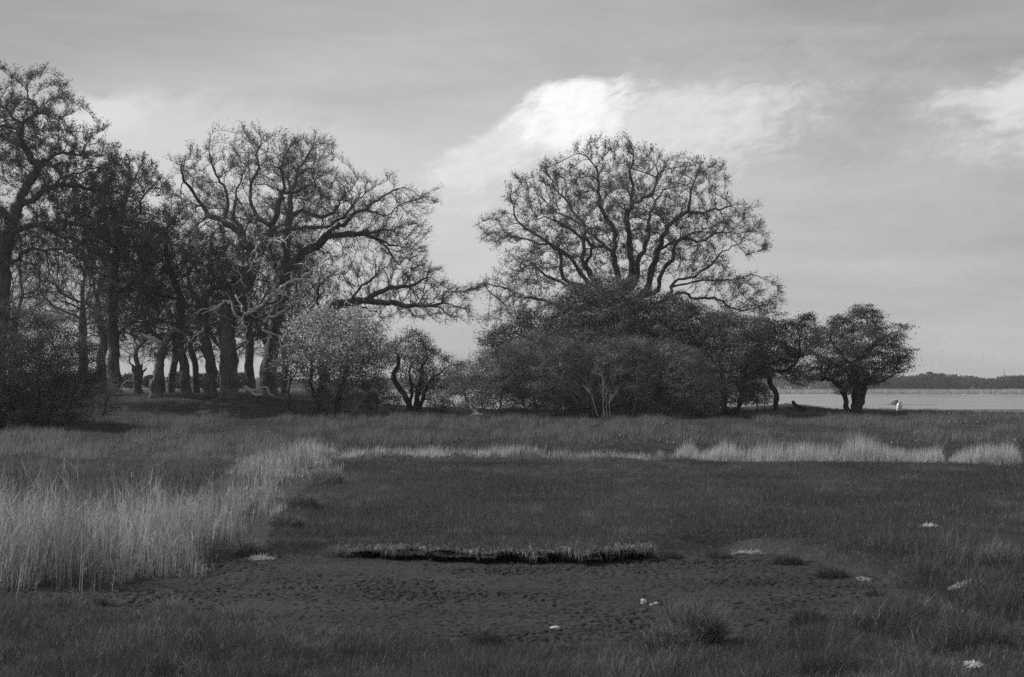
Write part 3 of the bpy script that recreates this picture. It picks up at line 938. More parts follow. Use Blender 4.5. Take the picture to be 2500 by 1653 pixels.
# ------------------------------------------------------------------ thorns, scrub and bushes
def bush(name, label, cat, Y, stems, poly, n_attr, Dmax, seed, r=0.16, leaf_per=26, leaf_s=0.045, spread=(0.22, 0.22, 0.12), lmat='thorn_leaf', bark='bark_dark',
         step=0.28, kill=0.5, group=None, tw=0.5, rleaf=0.03, limbs=(), blossom=0, up=0.4, gap=0.0, mass=0, mleaf=60, msig=(0.3, 0.3, 0.14), mgap=0.43):
    rng = np.random.default_rng(seed)
    pl = []                                       # a ragged outline
    for (ax, ay), (qx, qy) in zip(poly, poly[1:] + poly[:1]):
        nn = max(1, int(math.hypot(qx - ax, qy - ay) / 16))
        for i in range(nn): pl.append((ax + (qx - ax) * i / nn + rng.normal(0, 10), ay + (qy - ay) * i / nn + rng.normal(0, 10)))
    poly = pl
    bx = (stems[0][0][0] - CX) / F * Y
    zg = g1(bx, Y); base = (bx, Y, zg)
    P, par = [], []
    for si, st in enumerate(stems):
        zs = g1((st[0][0] - CX) / F * Y, Y)
        zpx = HY + (CAMZ - zs) * F / Y
        st = [(st[0][0], zpx + 0.2 * F / Y)] + [q for q in st[1:] if q[1] < zpx - 3]
        line = np.array([W(x, y, Y) for x, y in st]); line[1:, 1] += rng.normal(0, 0.5) * np.linspace(0.2, 1, len(line) - 1)
        line = resample(line, step); line[1:] += rng.normal(0, 0.03, (len(line) - 1, 3))
        s = len(P)
        for q, p in enumerate(line): P.append(p); par.append(-1 if q == 0 else s + q - 1)
    for li, lm in enumerate(limbs):
        pts = [W(x, y, Y) for x, y in lm]; arr = np.array(P)
        j = int(np.hypot(arr[:, 0] - pts[0][0], arr[:, 2] - pts[0][2]).argmin())
        line = np.array([arr[j]] + pts[1:]); line[:, 1] = arr[j][1] + rng.uniform(-1, 1) * 1.5 * np.linspace(0, 1, len(line))
        line = resample(line, step); line[1:] += rng.normal(0, 0.04, (len(line) - 1, 3))
        s = len(P)
        for q, p in enumerate(line[1:]): P.append(p); par.append(j if q == 0 else s + q - 1)
    A = crown_attractors(poly, Y, int(n_attr * 2.3), Dmax, rng)
    kill *= 0.82; leaf_per *= 2.6
    if gap > 0:
        g = fbm(A[:, 0] * 1.1 + 0.5 * A[:, 1], A[:, 2] * 1.9 + 0.35 * A[:, 1], seed, 2)
        A = A[g > gap]
    zg_a = ground(A[:, 0], A[:, 1]); A = A[A[:, 2] > zg_a + 0.15]
    P, par = grow(P, par, A, step, kill, 60, rng, 0.3, 0.03, 0.5)
    # several roots: radii per root by tip count
    n = len(par); cnt = np.zeros(n); has = np.zeros(n, bool); has[par[par >= 0]] = True; cnt[~has] = 1
    for i in range(n - 1, -1, -1):
        if par[i] >= 0: cnt[par[i]] += cnt[i]
    tot = max(cnt.max(), 2); e = math.log(r / 0.008) / math.log(tot)
    R = 0.008 * cnt ** e
    if mass: leaf_per *= 0.38
    root = thing(name, label, cat, base, group)
    v, f = tube_arrays(chains_of(P, par, R), rng)
    mesh_obj('trunk' if r > 0.1 else 'stem', v, f, M[bark], root, base, smooth=True)
    m = np.nonzero((R < rleaf))[0]; m = m[par[m] >= 0]
    vt, tt = twig_arrays(P, par, R, rng, rleaf, 0.8, tw, 0.006, 0, 0)
    k = rng.poisson(leaf_per, len(m))
    C = np.repeat(P[m], k, 0) + rng.normal(0, 1, (k.sum(), 3)) * np.array(spread)
    C = C[C[:, 2] > zg - 0.1]
    clump = rng.uniform(0, 0.5, len(m)); 
    if mass:
        # leafy sprays through the crown, most of them out near its surface, each a clump of its own size
        Q = crown_attractors(poly, Y, mass * 6, Dmax, rng)
        pxy = np.stack([CX + (Q[:, 0]) / Y * F, HY - (Q[:, 2] - CAMZ) / Y * F], 1)
        dd = poly_dist(pxy, np.array(poly)) / F * Y
        shell = np.abs(Q[:, 1] - Y) / np.clip(dd * 1.1 + 0.5, 0.5, Dmax)
        w = np.clip(np.maximum(shell, 1 - dd / 1.0), 0.12, 1) ** 2
        g = fbm(Q[:, 0] * 0.85 + 0.4 * Q[:, 1], Q[:, 2] * 1.5 + 0.3 * Q[:, 1], seed + 3, 3)
        Q = Q[(rng.uniform(0, 1, len(Q)) < w * 1.6) & (g > mgap) & (Q[:, 2] > ground(Q[:, 0], Q[:, 1]) + 0.08)]
        cell = np.floor(Q / (np.array(msig) * np.array([2.1, 3.0, 2.9])) + rng.uniform(0, 1, 3)).astype(np.int64)
        _, ui = np.unique(cell[:, 0] * 1000003 + cell[:, 1] * 1009 + cell[:, 2], return_index=True)
        Q = Q[np.sort(ui)][:mass]
        sz = rng.uniform(0.45, 1.35, len(Q))
        kq = rng.poisson(mleaf * sz ** 1.6)
        Cq = np.repeat(Q, kq, 0) + rng.normal(0, 1, (kq.sum(), 3)).clip(-1.9, 1.9) * np.array(msig) * np.repeat(sz, kq)[:, None]
        off = nrm((Cq - np.repeat(Q, kq, 0)) / np.array(msig))
        kk = Cq[:, 2] > ground(Cq[:, 0], Cq[:, 1]) + 0.02
        face = np.concatenate([rng.normal(0, .4, C.shape), off[kk]])
        ct = np.concatenate([np.zeros(len(C)), np.repeat(rng.uniform(-0.3, 0.45, len(Q)), kq)[kk]])
        C = np.concatenate([C, Cq[kk]])
    else: face, ct = None, 0
    lv = leaves(C, leaf_s, rng, up * 1.2, 0.6, face)
    tint = np.clip(rng.uniform(0, 0.5, len(C)) + 0.35 * fbm(C[:, 0] * 2, C[:, 2] * 2, seed + 5, 2) + ct, 0, 1).repeat(4)
    v = np.concatenate([vt, lv]); t = np.concatenate([tt * 0.6, tint])
    mesh_obj('crown', v, qfaces(len(v)), M[lmat], root, base, tint=t)
    if blossom:
        zc = P[m][:, 2]; w = np.clip((zc - zg - 1.2) / 2.5, 0, 1)
        kb = rng.poisson(blossom * w)
        C = np.repeat(P[m], kb, 0) + rng.normal(0, 1, (kb.sum(), 3)) * np.array(spread) * 1.15
        if mass:
            kb = rng.poisson(blossom * 0.9 * np.clip((Q[:, 2] - zg - 1.3) / 2.5, 0, 1))
            C = np.concatenate([C, np.repeat(Q, kb, 0) + rng.normal(0, 1, (kb.sum(), 3)) * np.array(msig)])
        lv = leaves(C, 0.055, rng, 0.5, 0.9)
        mesh_obj('blossom', lv, qfaces(len(lv)), M['blossom'], root, base, tint=rng.uniform(0, 1, len(C)).repeat(4))
    return root

TH = 'thorn trees and scrub of the central thicket'
bush('thorn_tree', 'dense dark thorn tree at the thicket top, hiding the lone oak trunk', 'thorn tree', 82,
     [[(1500, 1015), (1490, 900), (1480, 800)], [(1400, 1015), (1370, 920), (1330, 850)], [(1590, 1015), (1610, 900), (1640, 830)]],
     [(1172, 840), (1195, 805), (1250, 795), (1285, 770), (1340, 772), (1365, 730), (1395, 700), (1445, 682), (1500, 686), (1560, 688), (1590, 710), (1640, 728), (1700, 755), (1750, 785), (1740, 920), (1700, 1010), (1560, 1015), (1420, 1010), (1280, 960), (1230, 890)],
     3200, 4.5, 31, 0.22, 30, 0.05, (0.24, 0.24, 0.09), group=TH, kill=0.56, gap=0.39, mass=2300, mleaf=240, msig=(0.36, 0.36, 0.18), mgap=0.25,
     limbs=[[(1480, 800), (1460, 740), (1450, 705)], [(1485, 850), (1520, 760), (1540, 705)], [(1610, 900), (1650, 800), (1690, 775)], [(1370, 920), (1300, 830), (1230, 815), (1190, 830)], [(1330, 850), (1340, 790)], [(1640, 830), (1590, 740)], [(1340, 860), (1400, 770), (1405, 720)]])
bush('thorn_tree', 'very dark thorn tree at the right end of the thicket, reaching the ground', 'thorn tree', 80,
     [[(1770, 1020), (1765, 930), (1760, 860)], [(1800, 1015), (1820, 900)]],
     [(1660, 900), (1690, 840), (1715, 790), (1760, 768), (1830, 762), (1862, 790), (1880, 840), (1880, 900), (1840, 960), (1800, 1000), (1700, 1025), (1660, 990)],
     1200, 3.5, 32, 0.2, 32, 0.045, (0.22, 0.22, 0.1), group=TH, kill=0.5, gap=0.36, mass=900, mleaf=170, msig=(0.31, 0.31, 0.16), mgap=0.36)
for seed, st, poly, lab, n in (
    (33, [[(1180, 1000), (1175, 950)], [(1150, 1000), (1130, 940)], [(1215, 1000), (1230, 930)]],
     [(1085, 930), (1110, 890), (1150, 875), (1200, 865), (1250, 850), (1290, 880), (1300, 960), (1270, 1020), (1150, 1005), (1090, 975)], 'low grey scrub at the left foot of the thicket', 1100),
    (34, [[(1310, 1020), (1305, 950)], [(1345, 1025), (1370, 940)], [(1290, 1020), (1270, 950)]],
     [(1205, 930), (1230, 850), (1310, 810), (1400, 830), (1440, 880), (1440, 970), (1410, 1025), (1330, 1040), (1240, 1025)], 'rounded scrub below the left flank of the dark thorn tree', 1000),
    (35, [[(1500, 1015), (1500, 960)], [(1540, 1020), (1560, 950)], [(1450, 1015), (1440, 950)]],
     [(1390, 940), (1410, 860), (1500, 830), (1590, 850), (1640, 920), (1620, 1025), (1500, 1000), (1400, 1020)], 'grey leafing scrub in the middle of the thicket behind pale stems', 900),
    (36, [[(1640, 1025), (1640, 950)], [(1690, 1030), (1710, 960)], [(1610, 1020), (1590, 960)]],
     [(1560, 940), (1580, 870), (1650, 830), (1720, 870), (1760, 940), (1750, 1030), (1690, 1040), (1600, 1020)], 'low scrub in front of the very dark thorn tree', 900)):
    bush('scrub_bush', lab, 'bush', 77, st, poly, n, 2.6, seed, 0.07, 24, 0.038, (0.17, 0.17, 0.12), 'scrub_leaf', 'pale_stem', group=TH, kill=0.40, up=0.2, gap=0.34, mass=400, mleaf=85, msig=(0.23, 0.23, 0.14), mgap=0.44)

def bare_stems(name, label, cat, Y, x, lines, r, seed, mat='pale_stem', twigs=10, group=None):
    rng = np.random.default_rng(seed)
    bx = (x - CX) / F * Y; zg = g1(bx, Y); base = (bx, Y, zg)
    root = thing(name, label, cat, base, group)
    for pts in lines:
        line = crooked([W(a, b, Y) for a, b in pts], rng, rng.uniform(-.5, .5), 0.15, 0.015)
        ch = [(line, np.linspace(r, r * 0.35, len(line)))]
        for _ in range(twigs):
            i = rng.integers(len(line) // 3, len(line)); d = nrm(nrm(line[min(i + 1, len(line) - 1)] - line[i - 1]) + rng.normal(0, .5, 3))
            q = [line[i]]
            for k in range(5): d = nrm(d + rng.normal(0, .25, 3) + np.array([0, 0, .05])); q.append(q[-1] + d * rng.uniform(.08, .22))
            ch.append((np.array(q), np.linspace(r * .4, r * .15, 6)))
        v, f = tube_arrays(ch, rng, 0.06, 5)
        mesh_obj('stem', v, f, M[mat], root, base, smooth=True)
    return root
bare_stems('sapling', 'slim pale many-stemmed sapling standing in front of the thicket', 'sapling', 73.5, 1475,
           [[(1475, 1015), (1473, 960), (1471, 905)], [(1482, 1015), (1480, 970), (1476, 930)], [(1460, 1015), (1445, 970), (1430, 930)], [(1488, 1012), (1490, 960)]], 0.027, 41, 'pale_stem')
bare_stems('sapling', 'bare pale sapling fanning out beside the blossoming bush', 'sapling', 78, 858,
           [[(858, 1015), (872, 985), (900, 955), (930, 935)], [(858, 1012), (868, 975), (856, 945)], [(862, 1005), (890, 972), (905, 960)], [(860, 1010), (857, 975)]], 0.022, 42)
bare_stems('fallen_bough', 'thin bare bough leaning from the grass at the thicket left end', 'bough', 78, 1120,
           [[(1120, 1000), (1085, 970), (1060, 945)], [(1160, 1012), (1140, 1000), (1110, 990)]], 0.03, 43, 'dead')
bare_stems('fallen_bough', 'forked bleached bough lying at the thicket foot', 'bough', 75, 1165,
           [[(1175, 1012), (1155, 1000), (1146, 990)], [(1178, 1011), (1150, 1010)]], 0.03, 44, 'dead', 4)

bush('thorn_tree', 'spreading thorn tree with split trunk alone on the shore bank', 'thorn tree', 82,
     [[(2072, 1005), (2066, 975), (2060, 950), (2050, 930)], [(2095, 1008), (2105, 975), (2112, 945), (2110, 915)], [(2088, 1008), (2095, 960), (2090, 920), (2095, 860)]],
     [(1990, 930), (1955, 905), (1975, 870), (1990, 850), (1985, 812), (2025, 800), (2032, 778), (2058, 772), (2085, 765), (2085, 750), (2105, 745), (2130, 752), (2142, 775), (2158, 797), (2188, 807),
      (2205, 805), (2200, 785), (2210, 782), (2235, 796), (2228, 806), (2208, 820), (2205, 845), (2222, 862), (2205, 874), (2190, 900), (2165, 922), (2140, 945), (2115, 955), (2095, 935), (2060, 948), (2040, 935), (2015, 928)],
     950, 2.6, 51, 0.3, 44, 0.045, (0.22, 0.22, 0.09), group='thorn trees on the shore bank', kill=0.5, gap=0.42, mass=300, mleaf=125, msig=(0.3, 0.3, 0.095), mgap=0.50,
     limbs=[[(2060, 950), (2030, 925), (2005, 925), (1975, 935), (1950, 938), (1935, 930)], [(2005, 925), (2000, 900), (1985, 870), (1960, 850)], [(2005, 925), (2015, 900), (2010, 880)],
            [(2110, 940), (2135, 915), (2170, 890), (2200, 870)], [(2112, 930), (2150, 930), (2190, 905), (2215, 895)], [(2095, 880), (2130, 850), (2170, 820), (2205, 803), (2225, 797)], [(2092, 900), (2060, 860), (2030, 810)]])
bush('thorn_tree', 'small thorn tree with knotted leaning trunk beside the thicket', 'thorn tree', 86,
     [[(1895, 985), (1893, 960), (1878, 935), (1880, 905), (1872, 880)]],
     [(1830, 890), (1840, 830), (1860, 790), (1900, 790), (1940, 775), (1955, 768), (1985, 780), (2000, 800), (1990, 840), (1975, 880), (1945, 920), (1900, 915), (1850, 920)],
     600, 2.6, 52, 0.17, 42, 0.045, (0.24, 0.24, 0.12), group='thorn trees on the shore bank', kill=0.5, gap=0.36, mass=300, mleaf=100, msig=(0.28, 0.28, 0.13), mgap=0.38,
     limbs=[[(1878, 915), (1860, 920), (1850, 905)], [(1880, 905), (1905, 910), (1930, 900), (1955, 870)], [(1900, 912), (1915, 925), (1945, 940)]])
bush('thorn_tree', 'many-stemmed thorn tree beside the blossoming bush, trunks low and leaning', 'thorn tree', 84,
     [[(1005, 985), (990, 965), (970, 945), (960, 920), (972, 890), (970, 870)], [(1000, 985), (1005, 950), (1000, 910)], [(1020, 985), (1040, 950), (1060, 920)], [(1010, 985), (1025, 940), (1030, 900)], [(1000, 980), (970, 972), (940, 972)]],
     [(945, 900), (935, 850), (960, 820), (1000, 808), (1040, 830), (1050, 850), (1085, 875), (1115, 895), (1100, 940), (1060, 975), (1015, 955), (980, 935)],
     750, 2.4, 53, 0.17, 24, 0.045, (0.2, 0.2, 0.14), 'scrub_leaf', group='thorn trees on the shore bank', kill=0.45, gap=0.35, mass=260, mleaf=75, msig=(0.25, 0.25, 0.15), mgap=0.40)
bush('blossoming_bush', 'broad bush covered in white blossom in front of the oaks', 'bush', 79,
     [[(707, 1015), (705, 970), (706, 935), (722, 905)], [(770, 1005), (775, 960), (790, 900)], [(820, 1015), (830, 960), (850, 890)], [(790, 1010), (760, 940), (760, 880)]],
     [(680, 915), (660, 885), (690, 850), (680, 820), (715, 805), (725, 775), (765, 765), (780, 745), (820, 758), (860, 745), (895, 775), (930, 785), (935, 825), (962, 850), (940, 885), (950, 930), (905, 950), (890, 1000), (840, 985), (800, 1005), (765, 985), (750, 950), (715, 925)],
     1500, 3.2, 54, 0.14, 24, 0.042, (0.19, 0.19, 0.14), 'scrub_leaf', kill=0.48, blossom=13, gap=0.36, mass=800, mleaf=70, msig=(0.26, 0.26, 0.18), mgap=0.38)
bush('dark_bush', 'big dark leafy bush filling the left edge in front of the oaks', 'bush', 66,
     [[(90, 1060), (95, 950), (100, 870)], [(40, 1060), (20, 950), (10, 860)], [(150, 1050), (180, 960), (200, 900)], [(48, 1085), (45, 1050)], [(115, 1060), (140, 900), (130, 830)]],
     [(-130, 760), (-20, 750), (60, 760), (120, 770), (190, 815), (225, 850), (255, 905), (245, 970), (200, 1000), (180, 1050), (120, 1072), (80, 1066), (58, 1100), (35, 1072), (15, 1050), (-130, 1060)],
     2100, 3.2, 55, 0.12, 22, 0.038, (0.16, 0.16, 0.11), 'thorn_leaf', kill=0.38, gap=0.33, mass=2200, mleaf=120, msig=(0.25, 0.25, 0.16), mgap=0.3)
bush('scrub_bush', 'low twiggy scrub spilling right from under the dark bush', 'bush', 72,
     [[(215, 1010), (230, 960)], [(245, 1005), (270, 960)], [(190, 1010), (200, 960)]],
     [(180, 920), (220, 900), (280, 930), (300, 970), (280, 1000), (220, 1015), (180, 1000)],
     350, 1.8, 56, 0.06, 16, 0.04, (0.2, 0.2, 0.14), 'scrub_leaf', kill=0.42)
for seed, Y, x, poly, lab in ((57, 80, 905, [(880, 990), (890, 940), (925, 925), (960, 950), (965, 985), (930, 1000)], 'pale low scrub between the blossoming bush and thorn trunks'),
                              (58, 82, 1850, [(1820, 985), (1830, 955), (1860, 945), (1885, 960), (1890, 985), (1850, 995)], 'small bramble at the knotted thorn tree foot'),
                              (59, 85, 1065, [(1040, 990), (1050, 972), (1080, 968), (1100, 985), (1080, 996)], 'knee-high bramble between leaning thorn tree and thicket')):
    bush('scrub_bush', lab, 'bush', Y, [[(x, 1000), (x - 3, 975)], [(x + 12, 1000), (x + 18, 975)]], poly, 220, 1.5, seed, 0.04, 18, 0.038, (0.16, 0.16, 0.12), 'scrub_leaf', kill=0.36)

# pollard, hollow stub, fallen branches
def tube_thing(name, label, cat, Y, chains_px, mat, seed, knob=0.12, group=None, part=None):
    rng = np.random.default_rng(seed)
    x0, y0 = chains_px[0][1][0]
    bx = (x0 - CX) / F * Y; zg = g1(bx, Y); base = (bx, Y, zg)
    ch = []
    for rr, px in chains_px:
        line = resample([W(a, b, Y) for a, b in px], 0.18); line[1:-1] += rng.normal(0, 0.025, (len(line) - 2, 3))
        ch.append((line, np.interp(np.linspace(0, 1, len(line)), np.linspace(0, 1, len(rr)), rr)))
    v, f = tube_arrays(ch, rng, knob, 9)
    o = mesh_obj(name, v, f, M[mat], None, base, smooth=True)
    return tag(o, label, cat, group)
tube_thing('pollard_stub', 'short thick pollarded stub with a ragged flat head', 'tree stump', 95,
           [([.4, .31, .29, .3, .36, .3], [(336, 965), (336, 945), (337, 928), (336, 914), (335, 905), (335, 899)]), ([.24, .17, .1], [(334, 908), (328, 899), (324, 892)]), ([.22, .16, .1], [(337, 908), (343, 898), (345, 890)]),
            ([.2, .12, .07], [(335, 905), (335, 893), (333, 882)]), ([.12, .08, .04], [(338, 912), (350, 908), (358, 898)]), ([.07, .04, .02], [(324, 893), (316, 880), (318, 866)])], 'bark', 71, 0.2)
tube_thing('hollow_stub', 'leaning hollow broken trunk arched at its top, left of the slim oaks', 'tree stump', 87,
           [([.4, .34, .28, .26, .27, .24, .2, .14, .1], [(378, 985), (380, 940), (390, 890), (392, 868), (402, 840), (415, 815), (430, 808), (448, 815), (457, 840)]), ([.15, .12, .05], [(400, 850), (380, 870), (378, 860)])], 'bark', 72, 0.2)
tube_thing('broken_bough', 'short splintered pale bough stuck out beside the hollow stub', 'bough', 88,
           [([.03, .12, .15, .1], [(342, 814), (358, 820), (378, 830), (394, 836)])], 'dead', 73, 0.2)
tube_thing('fallen_branch', 'bleached curved branch lying right of the stoutest oak', 'branch', 87,
           [([.06, .1, .09, .05], [(593, 948), (600, 944), (610, 955), (622, 963), (640, 964)]), ([.07, .07, .06, .07, .05], [(603, 950), (625, 952), (645, 944), (652, 950), (656, 960), (668, 965)]), ([.03, .02], [(632, 962), (643, 950)])], 'dead', 74, 0.12)
tube_thing('fallen_branch', 'crooked pale branch hooked up from the grass by the straight dark oak', 'branch', 88,
           [([.04, .045, .05, .04, .02], [(290, 962), (297, 945), (305, 934), (320, 930), (337, 934)]), ([.05, .03], [(290, 962), (262, 968)])], 'pale_stem', 75)
tube_thing('fallen_log', 'dark log lying on the bank with one end tipped up over the water', 'log', 85,
           [([.1, .11, .12, .12, .1], [(1935, 980), (1943, 990), (1960, 998), (1990, 1003), (2012, 1002)])], 'bark_dark', 76)
tube_thing('driftwood', 'low pale piece of driftwood on the grass by the knotted thorn', 'driftwood', 80,
           [([.05, .08, .07, .03], [(1868, 983), (1876, 981), (1884, 981), (1888, 980)])], 'dead', 77, 0.2)

# soil heap
def heap(name, label, cat, px, Y, rx, ry, h, mat, seed):
    x = (px - CX) / F * Y; zg = g1(x, Y)
    n, k = 10, 28; a = np.linspace(0, 2 * math.pi, k, endpoint=False)
    rows = []
    for i in range(n):
        t = i / (n - 1); rr = np.cos(t * math.pi / 2) + 0.001
        w = 1 + 0.35 * (fbm(np.cos(a) * 2 + t * 2, np.sin(a) * 2 + seed, seed) - 0.5)
        rows.append(np.stack([x + rx * rr * w * np.cos(a), Y + ry * rr * w * np.sin(a), zg - 0.08 + h * math.sin(t * math.pi / 2) * w], 1))
    f = [[i * k + j, i * k + (j + 1) % k, (i + 1) * k + (j + 1) % k, (i + 1) * k + j] for i in range(n - 1) for j in range(k)]
    o = mesh_obj(name, np.concatenate(rows), np.array(f), M[mat], None, (x, Y, zg), smooth=True)
    return tag(o, label, cat)
heap('molehill', 'low heap of dark bare soil in the rough grass by the dark bush', 'molehill', 206, 65, 0.55, 0.5, 0.32, 'soil', 4)

# ------------------------------------------------------------------ grass and reeds
def blades(P, h, w, lean, rng, tint, segs=2, droop=0.3):
    """P roots (n,3), h heights, lean (n,3) unit-ish direction; curved two-part blades"""
    n = len(P)
    s = rng.normal(0, 1, (n, 3)); s[:, 2] = 0; s = nrm(s) * (w / 2)[:, None]
    up = nrm(lean)
    if segs == 1:
        tip = P + up * h[:, None]
        v = np.stack([P - s, P + s, tip], 1).reshape(-1, 3)
        f = np.arange(len(v)).reshape(-1, 3)
        return v, f, np.repeat(tint, 3)
    mid = P + up * (h * 0.55)[:, None]
    bend = nrm(up + np.stack([rng.normal(0, droop, n), rng.normal(0, droop, n), -np.abs(rng.normal(0, droop * 0.8, n))], 1))
    tip = mid + bend * (h * 0.5)[:, None]
    v = np.stack([P - s, P + s, mid + s * 0.75, mid - s * 0.75, tip + s * 0.12, tip - s * 0.12], 1).reshape(-1, 3)
    b = np.arange(n)[:, None] * 6
    f = np.concatenate([b + np.array([0, 1, 2, 3]), b + np.array([3, 2, 4, 5])])
    return v, f, np.repeat(tint, 6)

def scatter(y0, y1, dens_at, rng, margin=0.385, extra=1.2):
    """roots over the wedge the photo shows (and a little more); dens_at(Y) per square metre"""
    ys = np.linspace(y0, y1, 60); w = 2 * (margin * ys + extra); d = dens_at(ys) * w
    c = np.cumsum((d[1:] + d[:-1]) / 2 * np.diff(ys)); n = int(c[-1])
    Y = np.interp(rng.uniform(0, c[-1], n), np.r_[0, c], ys)
    X = rng.uniform(-1, 1, n) * (margin * Y + extra)
    return X, Y

def grass_obj(name, X, Y, h, w, tint, rng, segs, tilt=0.28, wind=(0.12, 0.0), droop=0.35, mat='grass', z=None):
    z = ground(X, Y) if z is None else z
    P = np.stack([X, Y, z - 0.01], 1)
    lean = np.stack([rng.normal(wind[0], tilt, len(X)), rng.normal(wind[1], tilt, len(X)), np.ones(len(X))], 1)
    v, f, t = blades(P, h, w, lean, rng, np.clip(tint, 0, 1), segs, droop)
    return tag(mesh_obj(name, v, f, M[mat], tint=t), kind='stuff')

def in_px(X, Y, poly_px, z):
    zz = ground(X, Y, False) if z is None else z
    px = CX + F * X / Y; py = HY + F * (CAMZ - zz) / Y
    return poly_dist(np.stack([px, py], 1), np.array(poly_px))

def near_grass():
    rng = np.random.default_rng(101)
    X, Y = scatter(9.6, 23.5, lambda y: np.interp(y, [9, 13, 18, 24], [3600, 3000, 2200, 1700]), rng, 0.38, 0.6)
    d = -poly_dist(np.stack([X, Y], 1), MUD)
    dr = poly_dist(np.stack([X, Y], 1), REED)
    lip = (X > LIP[0, 0]) & (X < LIP[-1, 0]) & (Y > 18.2)
    thin = fbm(X * 1.7, Y * 1.7, 12, 3)
    k = (dr < 0.05) & ((d > np.where(Y < 18.2, 0.02 + 0.5 * (thin - 0.4), 0.03)) | (lip & (Y > lip_y(X) - 0.02))) & ~(lip & (Y < lip_y(X) - 0.02))
    X, Y, d = X[k], Y[k], np.where(lip[k], np.maximum(d[k], 0.6), d[k])
    zz = ground(X, Y)
    m = lip[k] & (Y < lip_y(X) + 0.9)
    zz = np.where(m, np.maximum(zz, lip_z(X)), zz)
    tuft = fbm(X * 1.4, Y * 1.1, 21, 3); tuft2 = fbm(X * 4.5, Y * 3.5, 22, 2)
    meadow = sstep(20.5, 22.5, Y)
    rough = sstep(0.45, 0.68, tuft) * (1 - 0.8 * meadow) * (0.5 + 0.8 * sstep(0, 1.2, d))
    h = (0.055 + (0.14 - 0.06 * sstep(2.0, 0.0, X) * (1 - meadow)) * rough + 0.05 * tuft2) * rng.uniform(0.55, 1.35, len(X)) * (0.45 + 0.55 * sstep(0, 0.9, d))
    right = sstep(2.0, 4.5, X) * sstep(13, 15, Y) * (1 - meadow)
    h *= 1 + 0.25 * right
    dead = rng.uniform(0, 1, len(X)) < (0.06 + 0.20 * sstep(0.5, 0.75, fbm(X * 1.1 + 9, Y * 1.3, 31, 3)) * (1 - 0.6 * meadow))
    tint = np.where(dead, rng.uniform(0.35, 0.95, len(X)), rng.uniform(0.03, 0.22, len(X)) + 0.16 * (tuft2 - 0.5) + 0.16 * (fbm(X * 1.9, Y * 1.4, 24, 3) - 0.5) * (1 - meadow))
    w = rng.uniform(0.003, 0.0065, len(X))
    grass_obj('foreground_grass', X, Y, h, w, tint, rng, 2, 0.32, (0.10, -0.05), 0.4, z=zz)
near_grass()

def meadow_grass():
    rng = np.random.default_rng(102)
    X, Y = scatter(22.8, 47.5, lambda y: np.interp(y, [22, 28, 36, 48], [1500, 950, 700, 480]), rng, 0.375, 0.8)
    p = np.stack([X, Y], 1)
    dr = poly_dist(p, REED)
    k = (dr < 0.1); X, Y, dr = X[k], Y[k], dr[k]
    n1 = fbm(X * 0.5, Y * 0.3, 41, 3); n2 = fbm(X * 2.2, Y * 1.3, 42, 3)
    left = sstep(-3.0, -7.0, X + 0.12 * (Y - 24))
    h = (0.075 + 0.05 * n2 + 0.10 * left * n1) * rng.uniform(0.6, 1.3, len(X))
    dead = rng.uniform(0, 1, len(X)) < (0.05 + 0.35 * sstep(0.58, 0.8, n2) * sstep(0.4, 0.7, n1) + 0.22 * left * sstep(30, 40, Y))
    tint = np.where(dead, rng.uniform(0.35, 0.9, len(X)), rng.uniform(0.05, 0.22, len(X)) + 0.22 * (n1 - 0.5) + 0.12 * (n2 - 0.5))
    w = rng.uniform(0.006, 0.011, len(X))
    grass_obj('meadow_grass', X, Y, h, w, tint, rng, 1, 0.25, (0.10, 0.0))
meadow_grass()

def rough_grass():
    rng = np.random.default_rng(103)
    X, Y = scatter(47, 100, lambda y: np.interp(y, [47, 60, 75, 90, 100], [340, 280, 230, 150, 90]), rng, 0.375, 1.0)
    px = CX + F * X / Y
    n1 = fbm(X * 0.45, Y * 0.22, 51, 3); n2 = fbm(X * 1.6, Y * 0.8, 52, 3)
    strip = np.exp(-((Y - 52.0) / 3.4) ** 4) * sstep(640, 800, px)          # lush short grass behind the reed ditch
    shade = sstep(76, 86, Y)
    rough = np.clip(sstep(0.47, 0.60, n2) * (1 - 0.85 * strip) * (0.45 + 0.9 * sstep(0.35, 0.6, n1)), 0, 1)
    lush = sstep(60, 64, Y) * sstep(76, 70, Y) * sstep(0.5, 0.35, n1)
    rough *= (1 - 0.5 * lush) * (1 - 0.4 * shade)
    h = (0.06 + 0.32 * rough ** 1.5) * rng.uniform(0.6, 1.35, len(X))
    leftp = sstep(850, 600, px) * sstep(60, 50, Y)
    dead = rng.uniform(0, 1, len(X)) < (0.10 + 0.42 * rough + 0.25 * leftp) * (1 - 0.93 * strip)
    tint = np.where(dead, rng.uniform(0.35, 0.95, len(X)), rng.uniform(0.05, 0.25, len(X)) * (1 - 0.5 * strip) + 0.2 * (n1 - 0.5) + 0.2 * (fbm(X * 0.9, Y * 0.35, 55, 3) - 0.5))
    w = rng.uniform(0.010, 0.018, len(X))
    grass_obj('rough_grass', X, Y, h, w, tint, rng, 1, 0.33, (0.12, 0.0))
rough_grass()

